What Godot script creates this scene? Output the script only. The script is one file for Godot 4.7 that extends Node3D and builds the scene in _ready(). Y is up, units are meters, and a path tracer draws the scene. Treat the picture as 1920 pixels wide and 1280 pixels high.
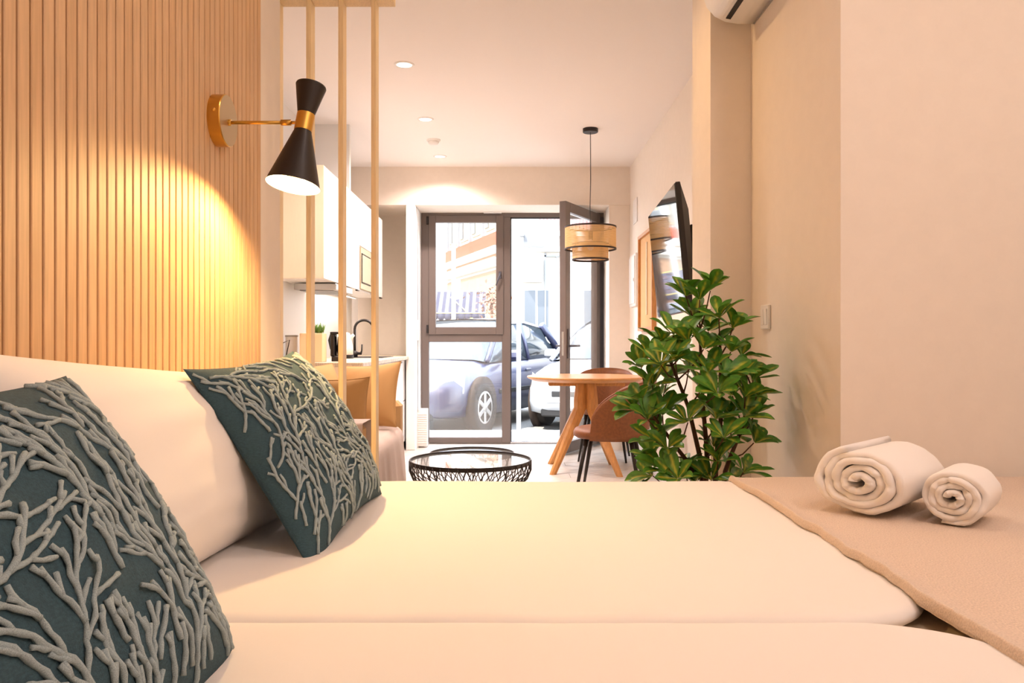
extends Node3D
# Depth d runs away from the camera (d = -z). All sizes in metres.
const F := 1480.0      # focal length in pixels of a 1920 x 1280 frame
const EYE := 1.04      # height of the lens above the floor

var M := {}
var used := {}
var rng := RandomNumberGenerator.new()
var noise := FastNoiseLite.new()

# ---------------------------------------------------------------- geometry helper
class Geo:
	var st := SurfaceTool.new()
	var sm := 0
	var col := Color(1, 1, 1)
	var colored := false
	func _init() -> void:
		st.begin(Mesh.PRIMITIVE_TRIANGLES)
	func v(p: Vector3) -> void:
		st.set_smooth_group(sm)
		if colored:
			st.set_color(col)
		st.add_vertex(p)
	func tri(a: Vector3, b: Vector3, c: Vector3) -> void:   # counter-clockwise seen from outside
		v(a); v(c); v(b)
	func quad(a: Vector3, b: Vector3, c: Vector3, d: Vector3) -> void:
		tri(a, b, c); tri(a, c, d)
	func box(c: Vector3, s: Vector3, bev := 0.0, bas := Basis.IDENTITY) -> Geo:
		sm = -1
		var h := s * 0.5
		var b: float = min(bev, min(h.x, min(h.y, h.z)) * 0.9)
		var P := func(x: float, y: float, z: float) -> Vector3: return c + bas * Vector3(x, y, z)
		for ax in 3:
			for sg in [-1.0, 1.0]:
				var u := (ax + 1) % 3
				var w := (ax + 2) % 3
				var pts := []
				for k in [[-1, -1], [1, -1], [1, 1], [-1, 1]]:
					var q := Vector3.ZERO
					q[ax] = h[ax] * sg
					q[u] = (h[u] - b) * k[0]
					q[w] = (h[w] - b) * k[1]
					pts.append(c + bas * q)
				if sg > 0:
					quad(pts[0], pts[1], pts[2], pts[3])
				else:
					quad(pts[3], pts[2], pts[1], pts[0])
		if b > 0.0:
			for ax in 3:      # edges parallel to ax
				var u := (ax + 1) % 3
				var w := (ax + 2) % 3
				for k in [[-1, -1], [1, -1], [1, 1], [-1, 1]]:
					var q := []
					for e in [[0, -1], [0, 1], [1, 1], [1, -1]]:
						var p := Vector3.ZERO
						p[ax] = (h[ax] - b) * e[1]
						p[u] = (h[u] - (b if e[0] == 0 else 0.0)) * k[0]
						p[w] = (h[w] - (0.0 if e[0] == 0 else b)) * k[1]
						q.append(c + bas * p)
					if k[0] * k[1] > 0:
						quad(q[3], q[2], q[1], q[0])
					else:
						quad(q[0], q[1], q[2], q[3])
			for x in [-1, 1]:
				for y in [-1, 1]:
					for z in [-1, 1]:
						var a: Vector3 = P.call(x * h.x, y * (h.y - b), z * (h.z - b))
						var e: Vector3 = P.call(x * (h.x - b), y * h.y, z * (h.z - b))
						var f: Vector3 = P.call(x * (h.x - b), y * (h.y - b), z * h.z)
						if x * y * z > 0:
							tri(a, e, f)
						else:
							tri(a, f, e)
		sm = 0
		return self
	func span(lo: Vector3, hi: Vector3, bev := 0.0) -> Geo:   # box between two corners given as (x, y, d)
		var a := Vector3(lo.x, lo.y, -lo.z)
		var b := Vector3(hi.x, hi.y, -hi.z)
		return box((a + b) * 0.5, (a - b).abs(), bev)
	func grid(rows: Array, close_u := false, close_v := false) -> Geo:   # rows of points; u along a row, v across rows
		var n := rows.size()
		var m: int = rows[0].size()
		for i in (n if close_v else n - 1):
			var r: Array = rows[i]
			var s: Array = rows[(i + 1) % n]
			for j in (m if close_u else m - 1):
				var k := (j + 1) % m
				quad(r[j], r[k], s[k], s[j])
		return self
	func fan(c: Vector3, loop: Array, flip := false) -> Geo:
		for j in loop.size():
			var k := (j + 1) % loop.size()
			if flip:
				tri(c, loop[k], loop[j])
			else:
				tri(c, loop[j], loop[k])
		return self
	func tube(pts: Array, r: Variant, sides := 8, closed := false) -> Geo:
		var n := pts.size()
		var rows := []
		var up := Vector3.UP
		for i in n:
			var a: Vector3 = pts[(i - 1 + n) % n] if (closed or i > 0) else pts[i]
			var b: Vector3 = pts[(i + 1) % n] if (closed or i < n - 1) else pts[i]
			var t := (b - a).normalized()
			if i == 0:
				up = Vector3.UP if absf(t.y) < 0.9 else Vector3.RIGHT
			up = (up - t * up.dot(t)).normalized()
			var side := t.cross(up)
			var rad: float = r if (r is float or r is int) else r[i]
			var row := []
			for k in sides:
				var an := TAU * k / sides
				row.append(pts[i] + (up * cos(an) - side * sin(an)) * rad)
			rows.append(row)
		grid(rows, true, closed)
		if not closed:
			fan(pts[0], rows[0], true)
			fan(pts[n - 1], rows[n - 1])
		return self
	func lathe(prof: Array, segs := 32, xf := Transform3D.IDENTITY) -> Geo:   # prof: Vector2(radius, height), from the bottom outside upwards
		var rows := []
		for p in prof:
			var row := []
			for k in segs:
				var an := -TAU * k / segs
				row.append(xf * Vector3(p.x * cos(an), p.y, p.x * sin(an)))
			rows.append(row)
		return grid(rows, true, false)
	func turned(prof: Array, segs := 32, xf := Transform3D.IDENTITY) -> Geo:   # as lathe, with a crisp edge at every profile point
		for i in prof.size() - 1:
			sm = i + 1
			lathe([prof[i], prof[i + 1]], segs, xf)
		sm = 0
		return self
	func done() -> ArrayMesh:
		st.generate_normals()
		st.index()
		return st.commit()

func W(x: float, y: float, d: float) -> Vector3:
	return Vector3(x, y, -d)
func PX(px: float, py: float, d: float) -> Vector3:     # the point at depth d seen at that pixel
	return Vector3((px - 960.0) * d / F, EYE - (py - 640.0) * d / F, -d)

# ---------------------------------------------------------------- naming
func numbered(called: String) -> String:
	if not used.has(called):
		used[called] = 0
		return called
	used[called] += 1
	return "%s_%03d" % [called, used[called]]
func thing(called: String, label: String, category: String, at := Vector3.ZERO, group := "") -> Node3D:
	var o := Node3D.new()
	o.name = numbered(called)
	add_child(o)
	o.position = at
	tag(o, label, category, group)
	return o
func tag(o: Node, label: String, category: String, group := "") -> void:
	o.set_meta("label", label)
	o.set_meta("category", category)
	if group:
		o.set_meta("group", group)
func part(parent: Node, called: String, mesh: Mesh, m: Material) -> MeshInstance3D:
	var o := MeshInstance3D.new()
	o.name = called
	o.mesh = mesh
	o.material_override = m
	parent.add_child(o, true)
	return o
func solo(called: String, mesh: Mesh, m: Material, label: String, category: String, group := "") -> MeshInstance3D:
	var o := MeshInstance3D.new()
	o.name = numbered(called)
	o.mesh = mesh
	o.material_override = m
	add_child(o)
	tag(o, label, category, group)
	return o
func struct(called: String, mesh: Mesh, m: Material) -> MeshInstance3D:
	var o := MeshInstance3D.new()
	o.name = called
	o.mesh = mesh
	o.material_override = m
	o.set_meta("kind", "structure")
	add_child(o)
	return o

# ---------------------------------------------------------------- materials
func c8(r: float, g: float, b: float) -> Color:
	return Color(r / 255.0, g / 255.0, b / 255.0)
func mat(key: String, c: Color, rough := 0.6, metal := 0.0) -> StandardMaterial3D:
	var m := StandardMaterial3D.new()
	m.resource_name = key
	m.albedo_color = c
	m.roughness = rough
	m.metallic = metal
	M[key] = m
	return m
func noise_tex(freq: float, lo: float, hi: float, sd: int, octaves := 4, size := 512) -> NoiseTexture2D:
	var n := FastNoiseLite.new()
	n.noise_type = FastNoiseLite.TYPE_SIMPLEX_SMOOTH
	n.seed = sd
	n.frequency = freq
	n.fractal_octaves = octaves
	var t := NoiseTexture2D.new()
	t.width = size
	t.height = size
	t.seamless = true
	t.noise = n
	var g := Gradient.new()
	g.set_color(0, Color(lo, lo, lo))
	g.set_color(1, Color(hi, hi, hi))
	t.color_ramp = g
	return t
func tri_map(m: StandardMaterial3D, scale: Vector3, tex: Texture2D, relief: Texture2D = null, cm := 0.0) -> void:
	m.uv1_triplanar = true
	m.uv1_world_triplanar = true
	m.uv1_scale = scale
	if tex:
		m.albedo_texture = tex
	if relief:
		m.heightmap_enabled = true
		m.heightmap_texture = relief
		m.heightmap_scale = cm

func make_materials() -> void:
	var grain := noise_tex(0.02, 0.80, 1.0, 3)
	var soft := noise_tex(0.03, 0.985, 1.0, 5)
	var cloth := noise_tex(0.09, 0.0, 1.0, 7, 3)
	var fine := noise_tex(0.2, 0.75, 1.0, 8, 2)
	mat("wall", c8(243, 232, 218), 0.85)
	tri_map(M.wall, Vector3(0.7, 0.7, 0.7), soft)
	mat("ceiling", c8(246, 240, 234), 0.9)
	mat("kitchen_wall", c8(236, 234, 230), 0.5)
	mat("white_paint", c8(242, 240, 236), 0.5)
	mat("plank", c8(222, 212, 200), 0.42)
	tri_map(M.plank, Vector3(0.9, 1.0, 9.0), grain)
	mat("plank_b", c8(214, 203, 190), 0.42)
	tri_map(M.plank_b, Vector3(0.8, 1.0, 8.0), grain)
	mat("slat", c8(224, 184, 140), 0.55)
	tri_map(M.slat, Vector3(7.0, 0.5, 7.0), noise_tex(0.02, 0.90, 1.0, 18))
	mat("slat_b", c8(220, 178, 132), 0.55)
	tri_map(M.slat_b, Vector3(9.0, 0.4, 9.0), noise_tex(0.02, 0.90, 1.0, 19))
	mat("pine", c8(246, 220, 172), 0.5)
	tri_map(M.pine, Vector3(10.0, 0.6, 10.0), noise_tex(0.02, 0.90, 1.0, 17))
	mat("oak", c8(218, 154, 86), 0.45)
	tri_map(M.oak, Vector3(6.0, 0.9, 6.0), grain)
	mat("oak_top", c8(218, 154, 86), 0.34)
	tri_map(M.oak_top, Vector3(1.2, 3.0, 9.0), grain)
	mat("panel_wood", c8(238, 219, 190), 0.5)
	tri_map(M.panel_wood, Vector3(5.0, 0.5, 5.0), soft)
	mat("worktop", c8(226, 208, 180), 0.4)
	tri_map(M.worktop, Vector3(9.0, 2.0, 1.0), grain)
	mat("cabinet_white", c8(244, 243, 241), 0.25)
	mat("brass", c8(214, 168, 84), 0.28, 1.0)
	mat("brass_face", c8(196, 178, 146), 0.42, 1.0)
	mat("black_metal", c8(38, 31, 28), 0.42, 0.2)
	mat("black_matt", c8(24, 22, 22), 0.6)
	mat("lamp_inside", c8(246, 240, 226), 0.6)
	mat("frame_grey", c8(112, 101, 95), 0.42)
	mat("frame_dark", c8(84, 84, 92), 0.4)
	mat("gasket", c8(40, 36, 36), 0.6)
	mat("chrome", c8(200, 200, 200), 0.25, 1.0)
	var g := mat("pane", Color(0.96, 0.98, 0.97, 0.06), 0.02)
	g.transparency = BaseMaterial3D.TRANSPARENCY_ALPHA
	var tg := mat("table_glass", Color(0.93, 0.96, 0.95, 0.10), 0.02)
	tg.transparency = BaseMaterial3D.TRANSPARENCY_ALPHA
	tg.metallic_specular = 0.75
	mat("linen", c8(246, 240, 234), 0.85)
	tri_map(M.linen, Vector3(60, 60, 60), null, cloth, 0.02)
	M.linen.rim_enabled = true
	M.linen.rim = 0.15
	mat("sheet", c8(226, 206, 178), 0.9)
	mat("throw", c8(234, 212, 192), 0.95)
	tri_map(M.throw, Vector3(9, 9, 9), noise_tex(0.05, 0.86, 1.0, 9, 2), noise_tex(0.05, 0.0, 1.0, 9, 2), 0.09)
	mat("towel", c8(246, 240, 234), 1.0)
	tri_map(M.towel, Vector3(16, 16, 16), null, cloth, 0.05)
	mat("teal", c8(62, 92, 104), 0.95)
	tri_map(M.teal, Vector3(9, 22, 9), noise_tex(0.03, 0.72, 1.0, 11), cloth, 0.06)
	mat("cord", c8(190, 208, 212), 0.95)
	tri_map(M.cord, Vector3(30, 30, 30), noise_tex(0.05, 0.66, 1.0, 12), cloth, 0.05)
	mat("sofa", c8(212, 168, 112), 0.9)
	tri_map(M.sofa, Vector3(20, 20, 20), fine)
	mat("sofa_cushion", c8(212, 164, 104), 0.9)
	tri_map(M.sofa_cushion, Vector3(20, 20, 20), fine)
	mat("blanket", c8(222, 202, 190), 0.95)
	tri_map(M.blanket, Vector3(12, 12, 12), fine)
	mat("leather", c8(142, 84, 42), 0.5)
	tri_map(M.leather, Vector3(4, 4, 4), noise_tex(0.02, 0.82, 1.0, 21))
	mat("cane", c8(232, 192, 130), 0.6)
	M.cane.backlight_enabled = true
	M.cane.backlight = Color(0.35, 0.25, 0.12)
	mat("cane_dark", c8(40, 28, 22), 0.6)
	mat("screen", c8(8, 8, 10), 0.05)
	M.screen.metallic_specular = 0.9
	mat("tv_body", c8(28, 22, 20), 0.35)
	mat("art", c8(226, 184, 128), 0.8)
	mat("terracotta", c8(90, 84, 78), 0.8)
	mat("soil", c8(58, 44, 34), 1.0)
	mat("bark", c8(104, 66, 40), 0.85)
	tri_map(M.bark, Vector3(20, 6, 20), noise_tex(0.05, 0.7, 1.0, 33))
	var lf := mat("leaf", Color(1, 1, 1), 0.42)
	lf.vertex_color_use_as_albedo = true
	lf.backlight_enabled = true
	lf.backlight = Color(0.10, 0.16, 0.02)
	mat("steel", c8(190, 190, 188), 0.3, 1.0)
	mat("black_gloss", c8(14, 14, 16), 0.12)
	mat("box_wood", c8(240, 208, 160), 0.6)
	mat("herb", c8(90, 130, 50), 0.6)
	mat("plastic_white", c8(238, 234, 228), 0.4)
	mat("plastic_line", c8(170, 165, 160), 0.5)
	# outside
	mat("asphalt", c8(150, 146, 140), 0.9)
	tri_map(M.asphalt, Vector3(1.2, 1.2, 1.2), noise_tex(0.06, 0.75, 1.0, 41))
	mat("pavement", c8(190, 184, 176), 0.9)
	tri_map(M.pavement, Vector3(1.6, 1.6, 1.6), noise_tex(0.08, 0.8, 1.0, 42))
	mat("facade", c8(204, 199, 190), 0.9)
	mat("facade_orange", c8(164, 58, 30), 0.9)
	mat("facade_tan", c8(140, 108, 82), 0.9)
	mat("facade_glass", c8(84, 88, 92), 0.3)
	mat("shutter", c8(180, 160, 128), 0.7)
	mat("awning", c8(42, 42, 58), 0.9)
	mat("awning_light", c8(86, 86, 100), 0.9)
	mat("awning_trim", c8(206, 184, 110), 0.8)
	mat("rail_red", c8(170, 106, 104), 0.7)
	mat("car_blue", c8(40, 42, 70), 0.25)
	mat("car_grey", c8(150, 152, 156), 0.25)
	mat("car_white", c8(214, 214, 214), 0.25)
	for k in ["car_blue", "car_grey", "car_white"]:
		M[k].clearcoat_enabled = true
		M[k].clearcoat = 0.8
	mat("car_glass", c8(60, 66, 70), 0.05)
	mat("tyre", c8(44, 38, 34), 0.85)
	mat("arch", c8(52, 40, 32), 0.9)
	mat("alloy", c8(205, 200, 195), 0.3, 0.6)
	mat("head_lamp", c8(200, 204, 206), 0.12)
	mat("plate", c8(214, 210, 196), 0.5)
	mat("sign_grey", c8(120, 122, 124), 0.5)
	mat("bush_yellow", c8(168, 160, 40), 0.8)
	mat("bush_brown", c8(120, 84, 66), 0.8)

# ---------------------------------------------------------------- light
func sky_and_camera() -> void:
	var cam := Camera3D.new()
	cam.name = "camera"
	cam.fov = rad_to_deg(2.0 * atan(640.0 / F))
	cam.position = Vector3(0, EYE, 0)
	cam.near = 0.02
	cam.far = 200.0
	add_child(cam)
	var we := WorldEnvironment.new()
	we.name = "environment"
	var e := Environment.new()
	e.background_mode = Environment.BG_SKY
	var sky := Sky.new()
	var sm := ProceduralSkyMaterial.new()
	sm.sky_top_color = Color(0.80, 0.87, 0.96)
	sm.sky_horizon_color = Color(0.95, 0.96, 0.98)
	sm.ground_bottom_color = Color(0.6, 0.58, 0.55)
	sm.ground_horizon_color = Color(0.8, 0.8, 0.78)
	sky.sky_material = sm
	e.sky = sky
	e.background_energy_multiplier = 11.0
	e.tonemap_mode = Environment.TONE_MAPPER_LINEAR
	e.tonemap_exposure = 1.02
	e.sdfgi_enabled = true
	e.ssao_enabled = true
	e.ssil_enabled = true
	we.environment = e
	add_child(we)
	var sun := DirectionalLight3D.new()     # high over the roofs behind the camera: it lights the street, not the room
	sun.name = "sun"
	sun.light_color = Color(1.0, 0.97, 0.92)
	sun.light_energy = 5.0
	sun.light_angular_distance = 0.6
	sun.shadow_enabled = true
	sun.sky_mode = DirectionalLight3D.SKY_MODE_LIGHT_ONLY
	add_child(sun)
	sun.look_at_from_position(Vector3(-5.0, 8.0, 3.0), Vector3.ZERO)
	globe_lamp()

func globe_lamp() -> void:      # the bedroom's own ceiling globe, over the foot of the bed, out of the frame
	var t := thing("ceiling_globe", "round opal glass ceiling globe above the foot of the bed", "ceiling lamp", W(1.25, 2.71, 0.25))
	part(t, "canopy", Geo.new().lathe([Vector2(0.0001, -0.04), Vector2(0.06, -0.04), Vector2(0.065, 0.0)], 24).done(), mat("globe_canopy", c8(230, 226, 220), 0.4))
	var em := StandardMaterial3D.new()
	em.resource_name = "globe_glow"
	em.albedo_color = Color(1, 1, 1)
	em.emission_enabled = true
	em.emission = Color(1.0, 0.92, 0.82)
	em.emission_energy_multiplier = 3.0
	var s := SphereMesh.new()
	s.radius = 0.15
	s.height = 0.30
	part(t, "globe", s, em).position = Vector3(0, -0.185, 0)
	var l := OmniLight3D.new()
	l.name = "globe_light"
	l.light_color = WARM
	l.light_energy = 0.78
	l.light_size = 0.14
	l.omni_range = 14.0
	l.omni_attenuation = 2.0
	l.shadow_enabled = true
	t.add_child(l)
	l.position = Vector3(0, -0.185, 0)

const WARM := Color(1.0, 0.915, 0.885)
func downlight(x: float, d: float, energy: float, label: String, tint := WARM) -> void:
	var t := thing("ceiling_downlight", label, "downlight", W(x, 2.71, d), "recessed ceiling downlights")
	part(t, "trim_ring", Geo.new().lathe([Vector2(0.047, -0.001), Vector2(0.048, -0.006), Vector2(0.058, -0.006), Vector2(0.062, 0.0)], 28).done(), M.plastic_white)
	var em := StandardMaterial3D.new()
	em.resource_name = "downlight_glow"
	em.albedo_color = Color(1, 1, 1)
	em.emission_enabled = true
	em.emission = Color(1.0, 0.93, 0.84)
	em.emission_energy_multiplier = 3.0
	part(t, "lamp_lens", Geo.new().lathe([Vector2(0.0001, -0.003), Vector2(0.047, -0.003), Vector2(0.047, 0.0)], 28).done(), em)
	var l := SpotLight3D.new()
	l.name = "downlight_beam"
	l.light_color = tint
	l.light_energy = energy
	l.light_size = 0.045
	l.spot_angle = 76.0
	l.spot_angle_attenuation = 1.0
	l.spot_range = 12.0
	l.spot_attenuation = 2.0
	l.shadow_enabled = true
	t.add_child(l)
	l.position = Vector3(0, -0.012, 0)
	l.rotation_degrees = Vector3(-90, 0, 0)

# ---------------------------------------------------------------- the room
const ZD := 8.02       # plane of the door and window frame
const ZB := 7.55       # front of the beam above it
const CEIL := 2.71
func room() -> void:
	var fl := struct("floor", Geo.new().span(Vector3(-1.75, -0.15, -1.1), Vector3(2.4, -0.012, 8.35)).done(), M.plank)
	var d := -1.0
	var row := 0
	while d < 8.3:
		var x := -1.7 - 0.43 * (row % 3)
		while x < 2.3:
			var a: float = max(x, -1.7)
			var b: float = min(x + 1.29, 2.35)
			if d > 2.0 and b - a > 0.05 and a < 1.3:
				var pm: Material = M.plank if (row * 7 + int(x * 10)) % 3 else M.plank_b
				part(fl, "plank", Geo.new().span(Vector3(a, -0.012, d), Vector3(b - 0.002, 0.0, min(d + 0.188, 8.33)), 0.0015).done(), pm)
			x += 1.29
		d += 0.19
		row += 1
	part(fl, "bedroom_boards", Geo.new().span(Vector3(-1.7, -0.012, -1.0), Vector3(2.35, -0.001, 2.08)).done(), M.plank)
	struct("ceiling", Geo.new().span(Vector3(-1.75, CEIL, -1.1), Vector3(2.4, CEIL + 0.15, 8.35)).done(), M.ceiling)
	struct("wall_left", Geo.new().span(Vector3(-1.75, 0, -1.1), Vector3(-0.74, CEIL, 2.517)).done(), M.wall)
	struct("wall_kitchen", Geo.new().span(Vector3(-1.75, 0, 2.4), Vector3(-1.60, CEIL, 8.35)).done(), M.kitchen_wall)
	struct("wall_near", Geo.new().span(Vector3(-1.75, 0, -1.25), Vector3(2.4, CEIL, -1.1)).done(), M.wall)
	struct("wall_foot", Geo.new().span(Vector3(2.25, 0, -1.1), Vector3(2.4, CEIL, 2.3)).done(), M.wall)
	struct("wall_closet", Geo.new().span(Vector3(0.916, 0, 2.20), Vector3(2.4, CEIL, 3.12)).done(), M.wall)
	struct("wall_pier", Geo.new().span(Vector3(0.761, 0, 3.026), Vector3(1.3, CEIL, 3.33)).done(), M.wall)
	struct("wall_right", Geo.new().span(Vector3(1.13, 0, 3.2), Vector3(1.3, CEIL, 8.35)).done(), M.wall)
	struct("wall_beam", Geo.new().span(Vector3(-1.7, 2.346, ZB), Vector3(1.2, CEIL, 8.35)).done(), M.wall)
	struct("wall_far_left", Geo.new().span(Vector3(-1.7, -0.1, 8.20), Vector3(-0.92, 2.4, 8.35)).done(), M.wall)
	struct("wall_jamb_left", Geo.new().span(Vector3(-1.014, 0, ZB), Vector3(-0.925, 2.345, 8.19), 0.003).done(), M.white_paint)
	struct("wall_far_right", Geo.new().span(Vector3(0.932, -0.1, ZB + 0.02), Vector3(1.2, 2.4, 8.35)).done(), M.wall)
	struct("baseboard_right", Geo.new().span(Vector3(1.116, 0, 3.34), Vector3(1.13, 0.08, 7.55), 0.003).done(), M.white_paint)
	struct("trim_1", Geo.new().span(Vector3(-1.6, CEIL - 0.5, 6.07), Vector3(-1.25, CEIL, 6.12)).done(), M.kitchen_wall)

	# slatted panelling behind the bed
	var sp := thing("slat_panelling", "tall light oak panelling of narrow vertical slats behind the bed", "wall panel", W(-0.735, 0, 1.0))
	part(sp, "backing_board", Geo.new().box(Vector3(-0.0015, 1.355, -0.185), Vector3(0.006, 2.70, 2.16)).done(), M.slat)
	var slat := Geo.new().box(Vector3(0.00825, 1.355, 0), Vector3(0.0135, 2.70, 0.0266), 0.0014).done()
	for i in 67:
		var s := part(sp, "slat", slat, M.slat if (i * 5) % 3 else M.slat_b)
		s.position = Vector3(0, 0, -(1.2655 - 0.0159 - 0.0319 * i))

	# door and window unit
	var X := func(px: float) -> float: return (px - 960.0) * ZD / F
	var Y := func(py: float) -> float: return EYE - (py - 640.0) * ZD / F
	var fr := func(o: Node, called: String, x0: float, y0: float, x1: float, y1: float, d0: float, d1: float, m: Material, bev := 0.003) -> MeshInstance3D:
		return part(o, called, Geo.new().span(Vector3(X.call(x0), Y.call(y1), d0), Vector3(X.call(x1), Y.call(y0), d1), bev).done(), m)
	var w := struct("window_1", Geo.new().span(Vector3(X.call(790), Y.call(830), ZD), Vector3(X.call(804), Y.call(398), ZD + 0.08), 0.003).done(), M.frame_grey)
	fr.call(w, "head_rail", 804, 398, 1132, 407, ZD + 0.002, ZD + 0.08, M.frame_grey)
	fr.call(w, "middle_rail", 804, 627, 941, 641, ZD + 0.001, ZD + 0.08, M.frame_grey)
	fr.call(w, "bottom_rail", 804, 820, 941, 831, ZD + 0.001, ZD + 0.08, M.frame_grey)
	fr.call(w, "mullion", 941, 407, 957, 831, ZD - 0.001, ZD + 0.08, M.frame_grey)
	fr.call(w, "jamb_post", 1112, 407, 1132, 831, ZD - 0.001, ZD + 0.08, M.frame_dark)
	fr.call(w, "door_gasket", 957, 407, 959, 829, ZD + 0.01, ZD + 0.06, M.gasket, 0.0)
	fr.call(w, "door_gasket", 957, 407, 1112, 409, ZD + 0.01, ZD + 0.06, M.gasket, 0.0)
	fr.call(w, "threshold", 957, 828, 1112, 831, ZD, ZD + 0.09, M.chrome, 0.002)
	fr.call(w, "fixed_pane", 804, 640, 941, 821, ZD + 0.035, ZD + 0.045, M.pane, 0.0)
	var sa := fr.call(w, "sash", 804, 404, 817, 627, ZD - 0.012, ZD + 0.05, M.frame_grey)
	fr.call(sa, "sash_rail", 817, 404, 930, 417, ZD - 0.012, ZD + 0.05, M.frame_grey)
	fr.call(sa, "sash_rail", 817, 613, 930, 627, ZD - 0.012, ZD + 0.05, M.frame_grey)
	fr.call(sa, "sash_stile", 930, 404, 944, 627, ZD - 0.012, ZD + 0.05, M.frame_grey)
	fr.call(sa, "sash_pane", 816, 416, 931, 614, ZD + 0.02, ZD + 0.03, M.pane, 0.0)
	fr.call(sa, "hinge", 800, 406, 803.5, 421, ZD - 0.025, ZD, M.gasket, 0.002)
	fr.call(sa, "hinge", 800, 609, 803.5, 624, ZD - 0.025, ZD, M.gasket, 0.002)
	fr.call(sa, "handle_plate", 935, 509, 940, 522, ZD - 0.02, ZD - 0.01, M.frame_dark, 0.002)
	part(sa, "handle_lever", Geo.new().tube([PX(937.5, 513, ZD - 0.02), PX(937.5, 513, ZD - 0.05), PX(936, 518, ZD - 0.055), PX(930, 535, ZD - 0.055)], 0.008, 8).done(), M.frame_dark)

	# the open door leaf
	var dr := Node3D.new()
	dr.name = "door_1"
	dr.set_meta("kind", "structure")
	add_child(dr)
	dr.position = W(0.862, 0, ZD - 0.03)
	dr.rotation = Vector3(0, 0, 0)
	var ang := atan2(0.888, 0.46)
	dr.rotation.y = ang            # local -x runs from hinge to leading edge
	var lw := 0.865
	var lh := 2.325
	var db := func(called: String, x0: float, x1: float, y0: float, y1: float, th: float, m: Material) -> MeshInstance3D:
		return part(dr, called, Geo.new().box(Vector3(-(x0 + x1) * 0.5, (y0 + y1) * 0.5, 0), Vector3(x1 - x0, y1 - y0, th), 0.003).done(), m)
	db.call("hinge_stile", 0.0, 0.09, 0.015, lh, 0.065, M.frame_grey)
	db.call("lock_stile", lw - 0.10, lw, 0.015, lh, 0.065, M.frame_grey)
	db.call("top_rail", 0.09, lw - 0.10, lh - 0.09, lh, 0.064, M.frame_grey)
	db.call("bottom_rail", 0.09, lw - 0.10, 0.015, 0.115, 0.064, M.frame_grey)
	part(dr, "door_pane", Geo.new().box(Vector3(-(lw - 0.01) * 0.5, 1.17, 0), Vector3(lw - 0.185, 2.12, 0.012)).done(), M.pane)
	for s in [-1.0, 1.0]:
		var hp := part(dr, "handle_plate", Geo.new().box(Vector3(-(lw - 0.05), 1.02, 0.037 * s), Vector3(0.038, 0.27, 0.010), 0.003).done(), M.frame_dark)
		part(hp, "handle_lever", Geo.new().tube([Vector3(-(lw - 0.05), 1.0, 0.042 * s), Vector3(-(lw - 0.05), 1.0, 0.085 * s), Vector3(-(lw - 0.07), 1.0, 0.09 * s), Vector3(-(lw - 0.18), 1.0, 0.09 * s)], 0.010, 8).done(), M.frame_dark)
	part(dr, "lock_strip", Geo.new().box(Vector3(-lw, 1.02, 0), Vector3(0.004, 0.22, 0.022), 0.001).done(), M.chrome)
	part(dr, "keep", Geo.new().span(Vector3(-0.01, 0, 0), Vector3(0.0, 0.01, 0.01)).done(), M.gasket).position = Vector3(0, 1.7, 0)

	var sensor := solo("alarm_sensor", Geo.new().span(PXd(906, 399, ZD - 0.05), PXd(941, 388, ZD), 0.006).done(), M.plastic_white, "small white plastic sensor box mounted on top of the grey window frame", "sensor")
	sensor.name = "alarm_sensor"
	# roller shutter strap on the reveal
	var st := thing("shutter_strap", "white roller shutter strap with winder box on the window reveal", "shutter strap")
	part(st, "strap", Geo.new().span(Vector3(-0.925, 0.35, 7.72), Vector3(-0.919, 2.2, 7.745), 0.001).done(), M.plastic_line)
	part(st, "winder_box", Geo.new().span(Vector3(-0.925, 1.05, 7.70), Vector3(-0.905, 1.25, 7.765), 0.004).done(), M.plastic_white)
	var cl := thing("door_restrictor", "black bracket with rod fixed on the dark door jamb", "bracket")
	part(cl, "bracket", Geo.new().span(PXd(1119, 514, ZD - 0.03), PXd(1124, 499, ZD), 0.003).done(), M.black_matt)
	part(cl, "rod", Geo.new().tube([PX(1121.5, 510, ZD - 0.03), PX(1122.5, 527, ZD - 0.03)], 0.006, 6).done(), M.chrome)

func PXd(px: float, py: float, d: float) -> Vector3:   # as PX, but (x, y, d)
	var p := PX(px, py, d)
	return Vector3(p.x, p.y, d)

# ---------------------------------------------------------------- soft shapes
func pillow_point(u: float, v: float, w: float, h: float, t: float, side: float, sd: float) -> Vector3:
	var pinch := 0.10
	var x := u * w * 0.5 * (1.0 - pinch * u * u * (1.0 - v * v))
	var y := v * h * 0.5 * (1.0 - pinch * v * v * (1.0 - u * u))
	var b := pow(max(0.0, (1.0 - pow(absf(u), 2.4)) * (1.0 - pow(absf(v), 2.4))), 0.56)
	var wr := noise.get_noise_3d(u * 70.0 + sd, v * 70.0, side * 40.0) * 0.10 * b
	return Vector3(x, y, side * t * 0.5 * (b + wr))
func pillow_mesh(w: float, h: float, t: float, sd: float, n := 30, back := 1.0) -> ArrayMesh:
	var g := Geo.new()
	for side in [1.0, -1.0]:
		var rows := []
		for i in n + 1:
			var row := []
			for j in n + 1:
				var u := sin((2.0 * j / n - 1.0) * PI * 0.5)
				var v := sin((2.0 * i / n - 1.0) * PI * 0.5)
				row.append(pillow_point(u, v, w, h, t * (back if side < 0 else 1.0), side, sd))
			if side < 0:
				row.reverse()
			rows.append(row)
		g.grid(rows)
	return g.done()
func frame_of(a: Vector3, b: Vector3) -> Basis:     # a along the width, b upwards
	var x := a.normalized()
	var y := (b - x * b.dot(x)).normalized()
	return Basis(x, y, x.cross(y))

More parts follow.
